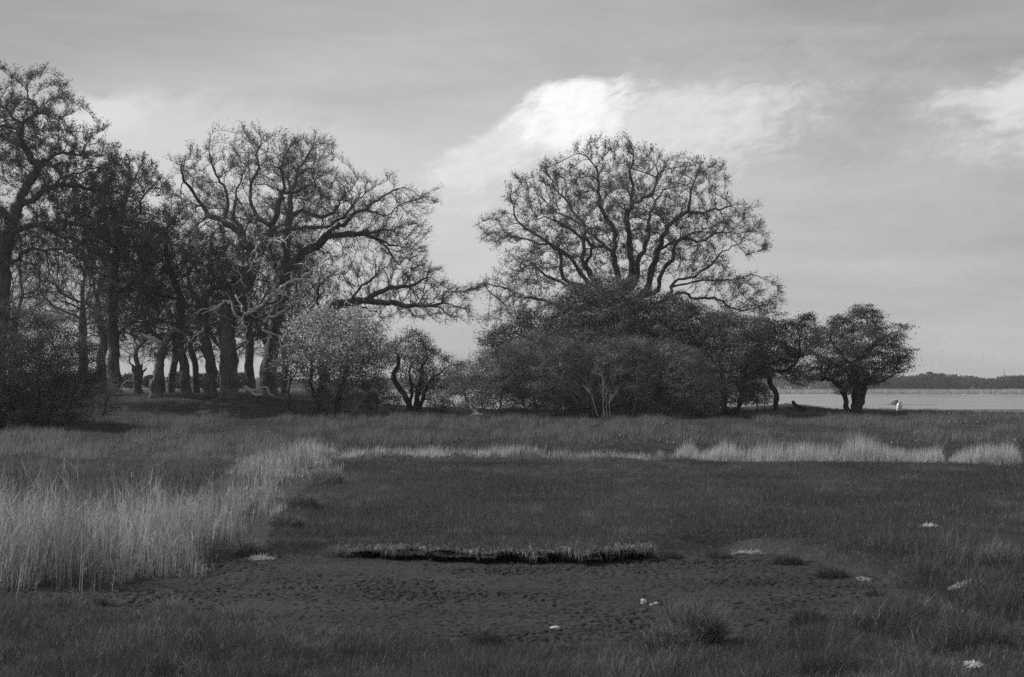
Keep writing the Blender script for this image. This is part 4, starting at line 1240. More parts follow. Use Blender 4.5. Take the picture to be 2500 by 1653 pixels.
def reeds():
    rng = np.random.default_rng(104)
    lo, hi = REED.min(0), REED.max(0); lo[0] = max(lo[0], -9.5)
    n = int((hi[0] - lo[0]) * (hi[1] - lo[1]) * 620)
    X = rng.uniform(lo[0], hi[0], n); Y = rng.uniform(lo[1], hi[1], n)
    d = poly_dist(np.stack([X, Y], 1), REED)
    hole = fbm(X * 0.8, Y * 0.4, 61, 3)
    k = (d > 0.9 * np.clip(fbm(X * 1.6, Y * 0.9, 64, 3) - 0.40, 0, 1) * 3.6 * (Y > 19.5))
    k &= ~((in_px(X, Y, [(425, 1215), (440, 1180), (540, 1165), (640, 1172), (650, 1195), (560, 1215), (480, 1232)], None) > 0) & (rng.uniform(0, 1, n) < 0.85)) & (rng.uniform(0, 1, n) < np.interp(Y, [16, 21, 25, 33, 46], [1, .7, .3, .2, .25])) & (rng.uniform(0, 1, n) < 0.08 + sstep(0.34, 0.56, hole - 0.08 * sstep(21, 25, Y)))
    X, Y, d = X[k], Y[k], d[k]; n = len(X)
    px = CX + F * X / Y
    hm = np.interp(Y, [17, 20, 23, 27, 36, 46], [1.2, 1.05, 0.8, 0.6, 0.5, 0.62]) * (0.4 + 0.6 * sstep(0, np.where(Y > 20.5, 1.3, 0.5), d)) * (0.45 + 1.0 * fbm(X * 1.1, Y * 0.7, 62, 3))
    hm *= 1 - 0.6 * sstep(640, 740, px) * (Y < 40)
    hm *= 1 + 0.45 * np.exp(-((px - 745) / 40) ** 2) * (Y > 40)
    h = hm * rng.uniform(0.45, 1.15, n) * (1 + 0.35 * (rng.uniform(0, 1, n) < 0.06))
    z = ground(X, Y) - 0.02
    P = np.stack([X, Y, z], 1)
    wob = fbm(X * 0.9, Y * 0.9, 63, 2) - 0.5
    lean = np.stack([rng.normal(0.06, 0.09, n) + wob * 0.35, rng.normal(-0.03, 0.09, n), np.ones(n)], 1)
    odd = rng.uniform(0, 1, n) < 0.05
    lean[odd, 0] += rng.normal(0.1, 0.6, odd.sum())
    tint = np.clip(rng.uniform(0.0, 1.0, n) ** 1.2 * (0.6 + 0.8 * fbm(X * 1.3, Y * 0.6, 66, 3)), 0, 1)
    w = rng.uniform(0.0035, 0.006, n) * np.interp(Y, [17, 46], [1, 2.2])
    v1, f1, t1 = blades(P, h, w, lean, rng, tint, 2, 0.12)
    # dry leaves along the stalks
    m = np.repeat(np.arange(n), 2)
    u = nrm(lean)[m]
    Q = P[m] + u * (h[m] * rng.uniform(0.25, 0.8, len(m)))[:, None]
    ld_ = nrm(u + rng.normal(0, 0.45, (len(m), 3)))
    v2, f2, t2 = blades(Q, h[m] * rng.uniform(0.15, 0.35, len(m)), w[m] * 1.1, ld_, rng, np.clip(tint[m] + rng.uniform(-.2, .2, len(m)), 0, 1), 2, 0.5)
    tag(mesh_obj('reed_bed', np.concatenate([v1, v2]), [f1, f2 + len(v1)], M['reed'], tint=np.concatenate([t1, t2])), kind='stuff')
    # green undergrowth in the bed
    k = rng.uniform(0, 1, n) < 0.45
    grass_obj('reed_undergrowth', X[k] + rng.normal(0, .04, k.sum()), Y[k] + rng.normal(0, .04, k.sum()), rng.uniform(0.08, 0.35, k.sum()), rng.uniform(0.004, 0.008, k.sum()), rng.uniform(0.05, 0.4, k.sum()), rng, 2, 0.4)
reeds()

BELT_PX = [(740, 1118), (900, 1116), (1050, 1116), (1200, 1116), (1350, 1117), (1500, 1114), (1600, 1120), (1750, 1125), (1900, 1127), (2060, 1131), (2200, 1136), (2330, 1142), (2430, 1144), (2490, 1143), (2600, 1146)]
BELT_H = [(740, 0.9), (800, 0.5), (900, 0.36), (1050, 0.42), (1180, 0.34), (1270, 0.55), (1350, 0.42), (1400, 0.3), (1480, 0.13), (1590, 0.13), (1610, 0.45), (1640, 0.3), (1680, 0.85), (1710, 0.35), (1765, 0.8), (1800, 0.65), (1870, 0.85), (1960, 0.8), (2030, 0.85),
          (2090, 1.05), (2130, 0.9), (2180, 0.62), (2230, 0.5), (2262, 0.62), (2290, 0.7), (2310, 0.15), (2360, 0.7), (2390, 0.8), (2450, 0.85), (2480, 0.7), (2500, 0.05), (2600, 0.02)]
def belt():
    rng = np.random.default_rng(105)
    g = ground_poly(BELT_PX, 0.15)
    n = 30000
    X = rng.uniform(g[:, 0].min(), g[:, 0].max(), n)
    yc = np.interp(X, g[:, 0], g[:, 1])
    Y = yc + np.abs(rng.normal(0, 0.9, n)) + 0.1
    px = CX + F * X / Y
    hh = np.array(BELT_H); hm = np.interp(px, hh[:, 0], hh[:, 1])
    cl = fbm(X * 1.7, Y * 1.2, 81, 3)
    hm = hm * 0.85
    k = rng.uniform(0, 1, n) < (0.12 + 0.9 * sstep(0.33, 0.55, cl)) * np.clip(hm * 1.6, 0.1, 1) * np.where(px < 1500, 0.5, 1)
    X, Y, hm, cl = X[k], Y[k], hm[k], cl[k]; n = len(X)
    h = hm * rng.uniform(0.35, 1.1, n) ** 1.0 * (0.7 + 0.5 * cl)
    tall = rng.uniform(0, 1, n) < 0.06; h[tall] *= 1.35
    P = np.stack([X, Y, ground(X, Y) - 0.02], 1)
    lean = np.stack([rng.normal(0.04, 0.12, n), rng.normal(0, 0.12, n), np.ones(n)], 1)
    v, f, t = blades(P, h, rng.uniform(0.008, 0.014, n), lean, rng, rng.uniform(0.3, 1, n), 2, 0.15)
    # trampled straw at the feet
    m = 9000
    X2 = rng.uniform(g[:, 0].min(), g[:, 0].max(), m); Y2 = np.interp(X2, g[:, 0], g[:, 1]) + rng.normal(0.25, 0.35, m)
    kk = rng.uniform(0, 1, m) < sstep(0.35, 0.6, fbm(X2 * 1.1, Y2 * 0.3, 82, 2)); X2, Y2 = X2[kk], Y2[kk]; m = len(X2)
    P2 = np.stack([X2, Y2, ground(X2, Y2)], 1)
    l2 = np.stack([rng.normal(0.2, 1, m), rng.normal(0, .6, m), np.abs(rng.normal(0.3, .4, m))], 1)
    v2, f2, t2 = blades(P2, rng.uniform(0.15, 0.35, m), np.full(m, 0.011), l2, rng, rng.uniform(0.3, 1, m), 2, 0.3)
    tag(mesh_obj('reed_belt', np.concatenate([v, v2]), [f, f2 + len(v)], M['reed'], tint=np.concatenate([t, t2])), kind='stuff')
belt()

def lip_fringe():
    rng = np.random.default_rng(106)
    n = 6000
    X = rng.uniform(LIP[0, 0], LIP[-1, 0], n)
    k = rng.uniform(0, 1, n) < 0.25 + 0.75 * sstep(0.36, 0.6, fbm(X * 4, X * 0, 91, 3)); X = X[k]; n = len(X)
    Y = lip_y(X) + rng.uniform(-0.02, 0.25, n)
    Z = lip_z(X) + 0.004 + rng.normal(0, 0.012, n)
    P = np.stack([X, Y, Z], 1)
    lean = np.stack([rng.normal(0.1, 0.35, n), -np.abs(rng.normal(0.7, 0.3, n)), rng.normal(0.05, 0.4, n)], 1)
    h = rng.uniform(0.05, 0.16, n) * (0.3 + 1.5 * fbm(X * 3.2, X * 0 + 3, 93, 2))
    up = nrm(lean); s = rng.normal(0, 1, (n, 3)); s = nrm(np.cross(up, s)) * 0.0035
    mid = P + up * (h * 0.5)[:, None]
    b2 = nrm(up * 0.5 + np.array([0, -0.25, -0.9]) + rng.normal(0, 0.2, (n, 3)))
    tip = mid + b2 * (h * 0.55)[:, None]
    v = np.stack([P - s, P + s, mid + s * .8, mid - s * .8, tip + s * .2, tip - s * .2], 1).reshape(-1, 3)
    b = np.arange(n)[:, None] * 6
    f = np.concatenate([b + np.array([0, 1, 2, 3]), b + np.array([3, 2, 4, 5])])
    tag(mesh_obj('overhanging_grass', v, f, M['reed'], tint=np.repeat(rng.uniform(0.0, 1.0, n) ** 2.5 * 0.9, 6)), kind='stuff')
lip_fringe()

# tussocks along the mud edge and in the near grass
def tussock(label, px, py, z, rad, h, n, seed, dead=0.15, mound=0.6, group='grass tussocks around the mud'):
    rng = np.random.default_rng(seed)
    Y = (CAMZ - z) * F / (py - HY); x = (px - CX) / F * Y
    zg = g1(x, Y); base = (x, Y, zg)
    a = rng.uniform(0, 2 * math.pi, n); r = rad * np.sqrt(rng.uniform(0, 1, n))
    X = x + r * np.cos(a); Yb = Y + r * np.sin(a) * 0.8
    Z = zg - 0.03 + mound * h * np.sqrt(np.clip(1 - (r / rad) ** 2, 0, 1))
    P = np.stack([X, Yb, Z], 1)
    lean = np.stack([np.cos(a) * r / rad * 0.9 + rng.normal(0.08, 0.25, n), np.sin(a) * r / rad * 0.9 + rng.normal(0, 0.25, n), np.ones(n)], 1)
    dd = rng.uniform(0, 1, n) < dead
    t = np.where(dd, rng.uniform(0.4, 1, n), rng.uniform(0.02, 0.22, n))
    v, f, tt = blades(P, h * rng.uniform(0.5, 1.2, n), rng.uniform(0.003, 0.006, n), lean, rng, t, 2, 0.5)
    o = mesh_obj('grass_tussock', v, f, M['grass'], None, base, tint=tt)
    return tag(o, label, 'tussock', group)
tussock('tall pale-topped grass tussock at the near mud edge', 1690, 1560, 0.12, 0.26, 0.34, 2600, 1, 0.4)
tussock('low tussock with pale leaning blades left of the tall pale-topped tussock', 1625, 1585, 0.16, 0.16, 0.22, 1200, 2, 0.35)
tussock('dark cropped tussock standing in mud at the end of the undercut bank', 1640, 1358, 0.02, 0.15, 0.12, 1500, 3, 0.08, 0.9)
tussock('wide dark cropped tussock in the mud beside the straw wisps', 1755, 1357, 0.02, 0.2, 0.11, 1900, 4, 0.08, 0.9)
tussock('rounded dark tussock at the far right bend of the mud edge', 1925, 1372, 0.03, 0.2, 0.14, 1900, 5, 0.06, 0.9)
tussock('dark tussock jutting into mud farthest right', 2030, 1402, 0.03, 0.2, 0.13, 1900, 6, 0.06, 0.9)
tussock('small dark tussock in mud by the right-hand straw', 2135, 1448, 0.02, 0.1, 0.1, 900, 7, 0.06, 0.9)
tussock('dark broad tussock between two pale straw patches', 2210, 1478, 0.03, 0.22, 0.13, 1800, 8, 0.1, 0.9)
tussock('dark round tussock at the near mud edge right of the tall pale-topped one', 1975, 1530, 0.1, 0.17, 0.15, 1500, 9, 0.1, 0.8)
tussock('pale-topped little tussock at the mud edge below the reeds', 415, 1478, 0.12, 0.12, 0.2, 900, 10, 0.5)
tussock('dark low tussock at the foot of the reeds', 240, 1462, 0.08, 0.14, 0.13, 900, 11, 0.1, 0.8)
tussock('dark tussock at the near mud edge in the middle', 1185, 1565, 0.14, 0.14, 0.16, 1000, 12, 0.1, 0.7)
tussock('straw-mixed tussock where bank and reeds meet', 830, 1352, 0.04, 0.2, 0.2, 1500, 13, 0.45)
tussock('pale bunch of grass high on the right side of the mud', 2440, 1390, 0.2, 0.2, 0.3, 1500, 14, 0.5)

tussock('straw-topped tussock in the gully between reeds and meadow, highest', 800, 1190, 0.12, 0.35, 0.3, 1500, 15, 0.55)
tussock('dark-bellied tussock halfway down the gully beside the reeds', 740, 1255, 0.08, 0.28, 0.24, 1500, 16, 0.4)
tussock('mixed tussock low in the gully beside the reeds', 700, 1310, 0.05, 0.26, 0.2, 1500, 17, 0.35)
tussock('pale tussock at the gully mouth where it meets mud', 600, 1352, 0.03, 0.2, 0.2, 1300, 18, 0.6)

def straw_patch(label, px, py, z, rx, ry, n, seed, L=0.1, lo=0.6, cat='straw'):
    rng = np.random.default_rng(seed)
    Y = (CAMZ - z) * F / (py - HY); x = (px - CX) / F * Y; zg = g1(x, Y)
    g = rng.normal(0, 0.5, (n, 2)).clip(-1, 1); X = x + g[:, 0] * rx; Yb = Y + g[:, 1] * ry
    P = np.stack([X, Yb, np.maximum(ground(X, Yb), 0) + rng.uniform(0.0, 0.05, n) + (0.05 if z > 0.15 else 0)], 1)
    d = nrm(np.stack([rng.normal(0, 1, n), rng.normal(0, .6, n), rng.normal(0.1, .3, n)], 1))
    v = ribbons(P, P + d * (L * rng.uniform(.4, 1.2, n))[:, None], 0.0032, 0.002, rng)
    o = mesh_obj('straw_patch', v, qfaces(len(v)), M['blossom'], None, (x, Y, zg), tint=rng.uniform(lo - .5, lo + .3, n).clip(0, 1).repeat(4))
    return tag(o, label, cat, 'bleached straw patches')
straw_patch('bleached straw patch highest on the right-hand grass', 2268, 1293, 0.2, 0.13, 0.1, 150, 1, 0.06, 0.9)
straw_patch('long bleached straw patch in grass right of the mud', 2345, 1424, 0.2, 0.14, 0.06, 170, 2, 0.05, 0.9)
straw_patch('bleached straw patch nearest the bottom right corner', 2375, 1617, 0.22, 0.06, 0.05, 150, 3, 0.03, 0.9)
straw_patch('tangle of broken white straw at the foot of the reeds', 345, 1390, 0.02, 0.14, 0.08, 170, 4, 0.13, 0.5)
straw_patch('straw tangle lying where reeds meet mud', 640, 1362, 0.03, 0.2, 0.08, 150, 5, 0.1, 0.0)
straw_patch('straw wisps on mud between the dark tussocks', 1825, 1350, 0.02, 0.24, 0.06, 120, 6, 0.1, -0.2)
straw_patch('straw wisps beside the dark tussock jutting into mud', 2110, 1410, 0.05, 0.1, 0.04, 60, 7, 0.07, 0.0)
straw_patch('loose straw hanging off the left end of the undercut bank', 865, 1348, 0.06, 0.1, 0.08, 90, 8, 0.14, 0.4)
straw_patch('short bleached straw in the grass at the mud right shore', 2215, 1490, 0.1, 0.05, 0.05, 45, 9, 0.06, 0.1)

def stone(label, px, py, z, r, seed, flat=0.6):
    rng = np.random.default_rng(seed)
    Y = (CAMZ - z) * F / (py - HY); x = (px - CX) / F * Y
    import bmesh
    bm = bmesh.new(); bmesh.ops.create_icosphere(bm, subdivisions=3, radius=1)
    v = np.array([q.co[:] for q in bm.verts]); f = np.array([[q.index for q in t.verts] for t in bm.faces]); bm.free()
    nz = 0
    for k in range(9):
        d = nrm(rng.normal(0, 1, 3)); nz = nz - 0.16 * np.clip(v @ d - 0.45, 0, 1) * 2
    v = v * (1 + nz[:, None]) + rng.normal(0, 0.03, v.shape)
    v = v * np.array([r, r * 0.8, r * flat]); v[:, 2] += r * flat * 0.55
    v += np.array([x, Y, max(g1(x, Y), 0)])
    o = mesh_obj('stone', v, f, M['stone'], None, (x, Y, 0))
    return tag(o, label, 'stone', 'pale stones on the mud')
stone('biggest pale stone of the small cluster on the mud', 1570, 1474, 0, 0.055, 1, 0.8)
stone('tiny pale stone in the middle of the cluster on mud', 1590, 1478, 0, 0.025, 2)
stone('rounded pale stone at the right of the cluster on mud', 1602, 1477, 0, 0.04, 3)
stone('lone jagged pale stone near the bottom edge of the mud', 1355, 1537, 0, 0.065, 4, 0.45)
stone('small pale stone below the undercut bank', 1050, 1367, 0, 0.03, 5, 0.5)

def daisies():
    rng = np.random.default_rng(107)
    X, Y = scatter(52, 92, lambda y: 3.0 + 0 * y, rng, 0.37, 0.5)
    n1 = fbm(X * 0.5, Y * 0.25, 111, 3); px = CX + F * X / Y
    k = (rng.uniform(0, 1, len(X)) < sstep(0.5, 0.75, n1) * (0.25 + 0.75 * sstep(1900, 2150, px)))
    X, Y = X[k], Y[k]
    C = np.stack([X, Y, ground(X, Y) + rng.uniform(0.1, 0.22, len(X))], 1)
    v = leaves(C, 0.022, rng, 1.2, 1.0)
    tag(mesh_obj('daisies', v, qfaces(len(v)), M['blossom'], tint=rng.uniform(0.3, 1, len(X)).repeat(4)), kind='stuff')
daisies()

# ------------------------------------------------------------------ on the bank and the water
def lathe_box(rows, mat, name, parent=None, base=(0, 0, 0), smooth=True):
    """rows: list of closed rings (k,3)"""
    k = len(rows[0]); n = len(rows)
    f = [[i * k + j, i * k + (j + 1) % k, (i + 1) * k + (j + 1) % k, (i + 1) * k + j] for i in range(n - 1) for j in range(k)]
    v = np.concatenate([np.array(r, float) for r in rows])
    c0, c1 = len(v), len(v) + 1
    v = np.vstack([v, np.mean(rows[0], 0), np.mean(rows[-1], 0)])
    t = [[(j + 1) % k, j, c0] for j in range(k)] + [[(n - 1) * k + j, (n - 1) * k + (j + 1) % k, c1] for j in range(k)]
    return mesh_obj(name, v, [np.array(f), np.array(t)], M[mat], parent, base, smooth=smooth)

def canister():
    Y = 88.5; x = (2194 - CX) / F * Y; zg = g1(x, Y) + 0.0
    zg = zg - 0.02
    root = thing('canister', 'small white plastic canister standing on the bank above the water', 'canister', (x, Y, zg))
    root.rotation_euler = (0.08, 0.1, 0.3)
    def ring(z, w, d, sh=0):
        a = np.linspace(0, 2 * math.pi, 20, endpoint=False)
        c, s = np.cos(a), np.sin(a)
        return np.stack([sh + w * np.sign(c) * np.abs(c) ** 0.45, d * np.sign(s) * np.abs(s) ** 0.45, np.full(20, z)], 1)
    lathe_box([ring(0, .13, .1), ring(.02, .155, .12), ring(.4, .155, .12), ring(.46, .14, .11), ring(.5, .06, .08, -.07)], 'white', 'body', root)
    q = np.array([[-.07, 0, .48], [-.07, 0, .56], [-.02, 0, .6], [.08, 0, .59], [.13, 0, .53], [.13, 0, .42]])
    v, f = tube_arrays([(resample(q, .03), np.full(len(resample(q, .03)), .028))], np.random.default_rng(1), 0, 8)
    mesh_obj('handle', v, f, M['white'], root, smooth=True)
    lathe_box([ring(.49, .035, .035, .03), ring(.55, .035, .035, .03)], 'dark', 'cap', root)
canister()

def boulder():
    Y = 229; x = (2187 - CX) / F * Y
    rng = np.random.default_rng(8)
    root = thing('boulder', 'dark boulder with a pale crusted top rising from the water', 'boulder', (x, Y, -0.3))
    k = 26; a = np.linspace(0, 2 * math.pi, k, endpoint=False); rows = []
    for t in np.linspace(0, 1, 9):
        rr = np.interp(t, [0, .3, .6, 1], [1.0, .92, .62, .3]); w = 1 + 0.3 * (fbm(np.cos(a) * 2 + 5, np.sin(a) * 2 + t * 3, 3) - .5)
        rows.append(np.stack([.85 * rr * w * np.cos(a), .7 * rr * w * np.sin(a), np.full(k, -.1 + t * .78)], 1))
    lathe_box(rows, 'boulder', 'rock', root)
    rows = []
    for t in np.linspace(0, 1, 6):
        rr = math.cos(t * 1.45); w = 1 + 0.25 * (fbm(np.cos(a) * 2, np.sin(a) * 2 + t, 6) - .5)
        rows.append(np.stack([-.05 + .3 * rr * w * np.cos(a), .3 * rr * w * np.sin(a), np.full(k, .6 + t * .24)], 1))
    lathe_box(rows, 'whitecap', 'pale_crust', root)
boulder()

def swan(px, py, flip, label):
    Y = (CAMZ + 0.3) * F / (py - HY); x = (px - CX) / F * Y
    root = thing('swan', label, 'swan', (x, Y, -0.32), 'swans on the water')
    root.rotation_euler = (0, 0, 0 if not flip else math.pi)
    k = 16; a = np.linspace(0, 2 * math.pi, k, endpoint=False); rows = []
    for t, w, zc, h in ((-.62, .02, .36, .03), (-.5, .12, .28, .12), (-.2, .27, .2, .22), (.15, .27, .19, .21), (.38, .17, .2, .16), (.48, .06, .24, .08)):
        rows.append(np.stack([np.full(k, t), w * np.cos(a), zc + h * np.sin(a)], 1))
    lathe_box(rows, 'feather', 'body', root)
    n = resample([(.4, 0, .25), (.52, 0, .42), (.5, 0, .62), (.52, 0, .78), (.6, 0, .84), (.68, 0, .8)], .05)
    v, f = tube_arrays([(n, np.interp(np.linspace(0, 1, len(n)), [0, .2, .7, .85, 1], [.1, .06, .05, .07, .045]))], np.random.default_rng(2), 0, 8)
    mesh_obj('neck', v, f, M['feather'], root, smooth=True)
    v, f = tube_arrays([(np.array([(.66, 0, .805), (.74, 0, .77), (.8, 0, .75)]), np.array([.035, .025, .012]))], np.random.default_rng(2), 0, 6)
    mesh_obj('beak', v, f, M['dark'], root, smooth=True)
swan(2354, 965.4, False, 'white swan on far water, the one nearer the boulder')
swan(2399, 964.4, True, 'white swan on far water by the reed fringe, farther from the boulder')

# ------------------------------------------------------------------ far shore
def far_reeds():
    rng = np.random.default_rng(120)
    n = 26000
    X = rng.uniform(-260, 260, n); Y = 545 + rng.uniform(0, 1, n) ** 1.3 * 26
    h = (1.3 + 0.5 * fbm(X * 0.05, Y * 0.1, 3)) * rng.uniform(0.75, 1.1, n)
    P = np.stack([X, Y, np.maximum(ground(X, Y, False), -0.3) - 0.05], 1)
    lean = np.stack([rng.normal(0.03, 0.08, n), rng.normal(0, 0.08, n), np.ones(n)], 1)
    v, f, t = blades(P, h, np.full(n, 0.16), lean, rng, rng.uniform(0.35, 0.8, n), 2, 0.1)
    tag(mesh_obj('far_reeds', v, f, M['reed'], tint=t), kind='stuff')
    m = 14000
    X = rng.uniform(-330, 330, m); Y = rng.uniform(575, 720, m)
    grass_obj('far_field_grass', X, Y, rng.uniform(.2, .4, m), np.full(m, 0.5), rng.uniform(0.3, .6, m), rng, 1, z=ground(X, Y, False))
far_reeds()

def far_tree_mesh(seed, H, rad, kind):
    rng = np.random.default_rng(seed)
    n = 1500
    d = nrm(rng.normal(0, 1, (n, 3))); r = rng.uniform(0.45, 1, n) ** 0.5
    lump = 1 + 0.5 * (fbm(d[:, 0] * 2 + 3, d[:, 2] * 2 + d[:, 1] * 2, seed, 2) - 0.5)
    C = d * (r * lump)[:, None]
    if kind == 'round': C = C * np.array([rad, rad, H * 0.46]) + np.array([0, 0, H * 0.5])
    elif kind == 'cone':
        z = rng.uniform(0.05, 1, n); C = np.stack([d[:, 0] * rad * (1.02 - z), d[:, 1] * rad * (1.02 - z), z * H], 1)
    else:
        z = rng.uniform(0.12, 1, n); w = np.sin(np.pi * z ** 0.8) ** 0.6 * 0.9 + 0.1; C = np.stack([d[:, 0] * rad * w, d[:, 1] * rad * w, z * H], 1)
    v = leaves(C, 0.42 if kind != 'slim' else 0.3, rng, 0.2, 0.8)
    q = [(np.array([(0, 0, -.3), (0, 0, H * .4), (0, 0, H * .8)]), np.array([.28, .2, .06]))]
    for k in range(6):
        z = H * rng.uniform(.25, .6); a = rng.uniform(0, 6.28)
        q.append((np.array([(0, 0, z), (math.cos(a) * rad * .4, math.sin(a) * rad * .4, z + H * .18), (math.cos(a) * rad * .7, math.sin(a) * rad * .7, z + H * .3)]), np.array([.1, .06, .02])))
    tv, tf = tube_arrays(q, rng, 0.05, 5)
    return v, rng.uniform(0, 1, n).repeat(4), tv, tf

FAR = {}
for kd, lst in (('round', [(1, 9.5, 6.0), (2, 8.0, 5.2)]), ('cone', [(3, 10, 2.4)]), ('slim', [(4, 12, 2.2)])):
    for s, H, rad in lst: FAR.setdefault(kd, []).append((far_tree_mesh(s * 7, H, rad, kd), H))
fprot = {}
def far_tree(px, top, Y, kind, var, label, wide=1.0):
    (v, t, tv, tf), H = FAR[kind][var]
    x = (px - CX) / F * Y; z = g1(x, Y); want = CAMZ - (top - HY) / F * Y - z
    s = want / H
    key = (kind, var)
    if key not in fprot:
        r = thing('far_tree', label, 'tree', (x, Y, z), 'trees on the far shore')
        mesh_obj('trunk', tv, tf, M['bark_dark'], r, smooth=True); mesh_obj('crown', v, qfaces(len(v)), M['farleaf'], r, tint=t)
        fprot[key] = r
    else:
        r = copy_thing(fprot[key], (x, Y, z), px * 0.7, s, label)
    r.scale = (s * wide, s * wide, s); r.rotation_euler = (0, 0, px * 0.7)
    return r
FT = [(2160, 925, 640, 'round', 0, 1.2, 'low rounded tree by the lone shore thorn'), (2195, 920, 650, 'round', 1, 1.2, 'rounded tree left of the tall bare-topped clump'),
      (2230, 917, 645, 'round', 0, 1.1, 'broad dark tree left of the tall bare-topped clump'), (2262, 914, 660, 'round', 1, 1.0, 'tree under the left shoulder of the tall clump'),
      (2285, 912, 655, 'cone', 0, 1.3, 'pointed conifer in the tall clump'), (2300, 915, 640, 'round', 0, 1.0, 'darkest rounded tree in front of the tall clump'),
      (2250, 912, 690, 'slim', 0, 2.0, 'bare-topped tree at the left of the tall clump'), (2270, 908, 700, 'slim', 0, 2.4, 'tallest bare-topped tree of the clump'), (2295, 912, 700, 'slim', 0, 2.0, 'bare-topped tree at the right of the tall clump'),
      (2321, 921, 640, 'cone', 0, 1.3, 'small pointed conifer right of the tall clump'), (2336, 923, 650, 'cone', 0, 1.2, 'narrow conifer next to the forked pair'), (2330, 928, 640, 'round', 1, .9, 'low dark tree under the narrow conifers'),
      (2361, 936, 620, 'round', 1, .8, 'small dark tree at the pale shore hut'), (2375, 927, 660, 'round', 0, .6, 'round-headed small tree behind the hut'), (2403, 927, 660, 'round', 1, .55, 'little round tree in the gap of the skyline'),
      (2425, 932, 640, 'round', 0, .9, 'low bushy tree left of the mast'), (2440, 922, 650, 'round', 1, .9, 'bushy tree at the foot of the mast'), (2468, 914, 640, 'round', 0, 1.0, 'broad tree right of the mast'),
      (2482, 916, 650, 'round', 1, 1.0, 'broad tree at the right picture edge, second row'), (2500, 924, 640, 'round', 0, 1.0, 'tree cut by the right picture edge'), (2525, 922, 650, 'round', 1, 1.1, 'tree outside the picture edge, crown just showing')]
for px, top, Y, kd, vr, wd, lab in FT: far_tree(px, top, Y, kd, vr, lab + ' on the far shore', wd)
for i, (px, top, lab) in enumerate(((120, 900, 'behind the dark bush'), (210, 905, 'left of the straight dark oak'), (318, 908, 'beside the pollarded stub'), (372, 912, 'behind the hollow stub'), (436, 903, 'left of the slim bent oak'),
                                    (496, 908, 'left of the forked oak'), (540, 902, 'between forked and stoutest oak'), (592, 906, 'just right of the stoutest oak'), (672, 904, 'over the bleached curved branch'))):
    r = far_tree(px, top, 185 + (i * 7) % 16, 'round', i % 2, 'low grey bush on the field beyond the grove, ' + lab, 1.0)
    r.name = 'field_bush'; r['category'] = 'bush'; r['group'] = 'bushes behind the grove'
for i, px in enumerate((2348, 2362, 2385, 2392, 2410, 2414, 2422)):
    far_tree(px, 921 + (i * 5) % 7, 820, 'slim', 0, ('slender pale poplar behind the far trees, %s' % ['over the low dark tree', 'leftmost over the hut', 'next to the round-headed tree', 'between two round trees', 'twin over the little round tree', 'right twin over the little round tree', 'nearest the mast'][i]), 1.5)

def woods():
    """far-off woods that read as one mass"""
    rng = np.random.default_rng(130)
    def mass(x0, x1, Y0, Y1, px_top, n, size):
        px = rng.uniform(x0, x1, n); Y = rng.uniform(Y0, Y1, n); X = (px - CX) / F * Y
        top = CAMZ - (np.interp(px, [p[0] for p in px_top], [p[1] for p in px_top]) - HY) / F * Y
        top = top * (0.45 + 0.75 * fbm(X * 0.09, Y * 0.02, 7, 2) + 0.35 * fbm(X * 0.33, Y * 0.1, 8, 2))
        z = ground(X, Y, False) + top * rng.uniform(0, 1, n) ** 0.7
        return leaves(np.stack([X, Y, z], 1), size, rng, 0.2, 0.8)
    v = np.concatenate([mass(2080, 2560, 665, 760, [(2080, 925), (2180, 922), (2230, 918), (2300, 918), (2350, 926), (2420, 928), (2480, 920), (2560, 920)], 26000, 0.55),
                        mass(-60, 2160, 900, 1050, [(-60, 925), (500, 925), (900, 930), (1080, 926), (1300, 925), (1880, 922), (1900, 920), (1960, 917), (2040, 918), (2160, 922)], 42000, 0.9)])
    tag(mesh_obj('far_woods', v, qfaces(len(v)), M['farleaf'], tint=rng.uniform(0.1, 1, len(v) // 4).repeat(4)), kind='stuff')
woods()

def box(name, mat, c, s, parent):
    x, y, z = c; a, b, h = s
    v = [(x + i * a / 2, y + j * b / 2, z + k * h) for k in (0, 1) for i, j in ((-1, -1), (1, -1), (1, 1), (-1, 1))]
    f = [[0, 3, 2, 1], [4, 5, 6, 7], [0, 1, 5, 4], [1, 2, 6, 5], [2, 3, 7, 6], [3, 0, 4, 7]]
    return mesh_obj(name, v, np.array(f), M[mat], parent)
def gable(name, mat, L, wd, z, rise, parent, over=0.25):
    a, b = L / 2 + over, wd / 2 + over
    v = [(-a, -b, z), (a, -b, z), (a, 0, z + rise), (-a, 0, z + rise), (-a, b, z), (a, b, z)]
    v2 = [(q[0], q[1], q[2] + 0.18) for q in v]
    f = [[0, 1, 2, 3], [3, 2, 5, 4]]; f = f + [[i + 6 for i in q][::-1] for q in f] + [[0, 6, 7, 1], [4, 5, 11, 10], [1, 7, 8, 2], [2, 8, 11, 5], [0, 3, 9, 6], [3, 4, 10, 9]]
    return mesh_obj(name, np.array(v + v2), np.array(f), M[mat], parent)
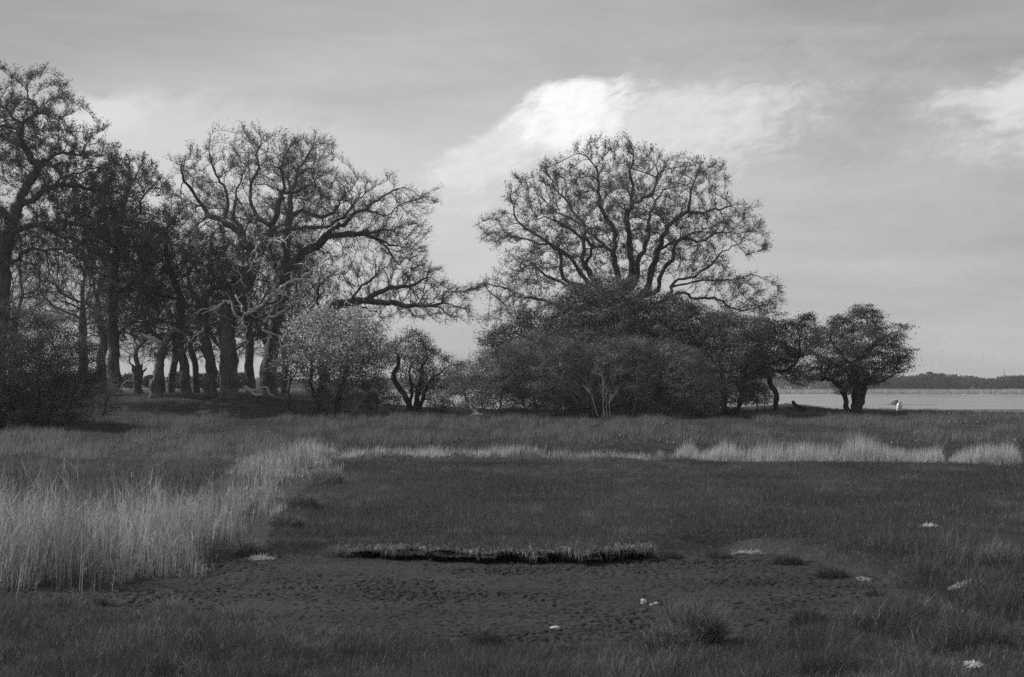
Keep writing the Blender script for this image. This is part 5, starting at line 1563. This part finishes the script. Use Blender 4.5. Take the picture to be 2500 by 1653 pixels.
def house(px, Y, L, wd, h, rise, rz, label):
    x = (px - CX) / F * Y
    r = thing('house', label, 'house', (x, Y, g1(x, Y)))
    r.rotation_euler = (0, 0, rz)
    box('wall', 'wall', (0, 0, -.2), (L, wd, h + .2), r)
    gable('roof', 'roof', L, wd, h + 0.01, rise, r)
    for s in (-1, 1):                                    # gable ends
        v = np.array([(s * (L / 2 - .02), -wd / 2, h), (s * (L / 2 - .02), wd / 2, h), (s * (L / 2 - .02), 0, h + rise * .92), (s * (L / 2 - .3), -wd / 2, h), (s * (L / 2 - .3), wd / 2, h), (s * (L / 2 - .3), 0, h + rise * .92)])
        mesh_obj('gable', v, [np.array([[0, 1, 2], [3, 5, 4]]), np.array([[0, 2, 5, 3], [1, 4, 5, 2], [0, 3, 4, 1]])], M['wall'], r)
    for i in (-.28, .05, .32):
        box('window', 'dark', (i * L, -wd / 2 - .03, h * .35), (1.0, .08, h * .38), r)
house(1087, 640, 8, 5, 2.2, 2.4, 0.2, 'white house with grey roof seen through the thorn branches across the water')
house(2371, 620, 2.2, 1.8, 1.5, 0.9, 0.9, 'tiny pale hut among dark bushes on the far shore')

def mast():
    Y = 900; x = (2452 - CX) / F * Y; z = g1(x, Y); H = 13.5
    r = thing('radio_mast', 'thin lattice mast rising above the far trees', 'mast', (x, Y, z))
    ch = []
    for a in (0, 2.1, 4.2): ch.append((np.array([(.35 * math.cos(a), .35 * math.sin(a), -.2), (.12 * math.cos(a), .12 * math.sin(a), H)]), np.array([.07, .05])))
    for k in range(12):
        z0, z1 = H * k / 12, H * (k + 1) / 12; w0, w1 = .35 - .23 * k / 12, .35 - .23 * (k + 1) / 12
        for a, b in ((0, 2.1), (2.1, 4.2), (4.2, 0)): ch.append((np.array([(w0 * math.cos(a), w0 * math.sin(a), z0), (w1 * math.cos(b), w1 * math.sin(b), z1)]), np.array([.03, .03])))
    v, f = tube_arrays(ch, np.random.default_rng(1), 0, 4)
    mesh_obj('lattice', v, f, M['steel'], r)
    v, f = tube_arrays([(np.array([(0, 0, H), (0, 0, H + 2.5)]), np.array([.05, .03]))], np.random.default_rng(1), 0, 4)
    mesh_obj('antenna', v, f, M['steel'], r)
mast()

def haze():
    v = [(i, j, k) for k in (-3.0, 32.0) for i, j in ((-1150, -80), (1150, -80), (1150, 1600), (-1150, 1600))]
    f = [[0, 3, 2, 1], [4, 5, 6, 7], [0, 1, 5, 4], [1, 2, 6, 5], [2, 3, 7, 6], [3, 0, 4, 7]]
    m, nt, out = new_mat('thin_haze')
    p = nt.nodes.new('ShaderNodeVolumePrincipled')
    p.inputs['Color'].default_value = (0.9, 0.9, 0.9, 1)
    p.inputs['Density'].default_value = 0.00022
    nt.links.new(p.outputs[0], out.inputs['Volume'])
    tag(mesh_obj('haze', v, np.array(f), m), kind='stuff')
haze()
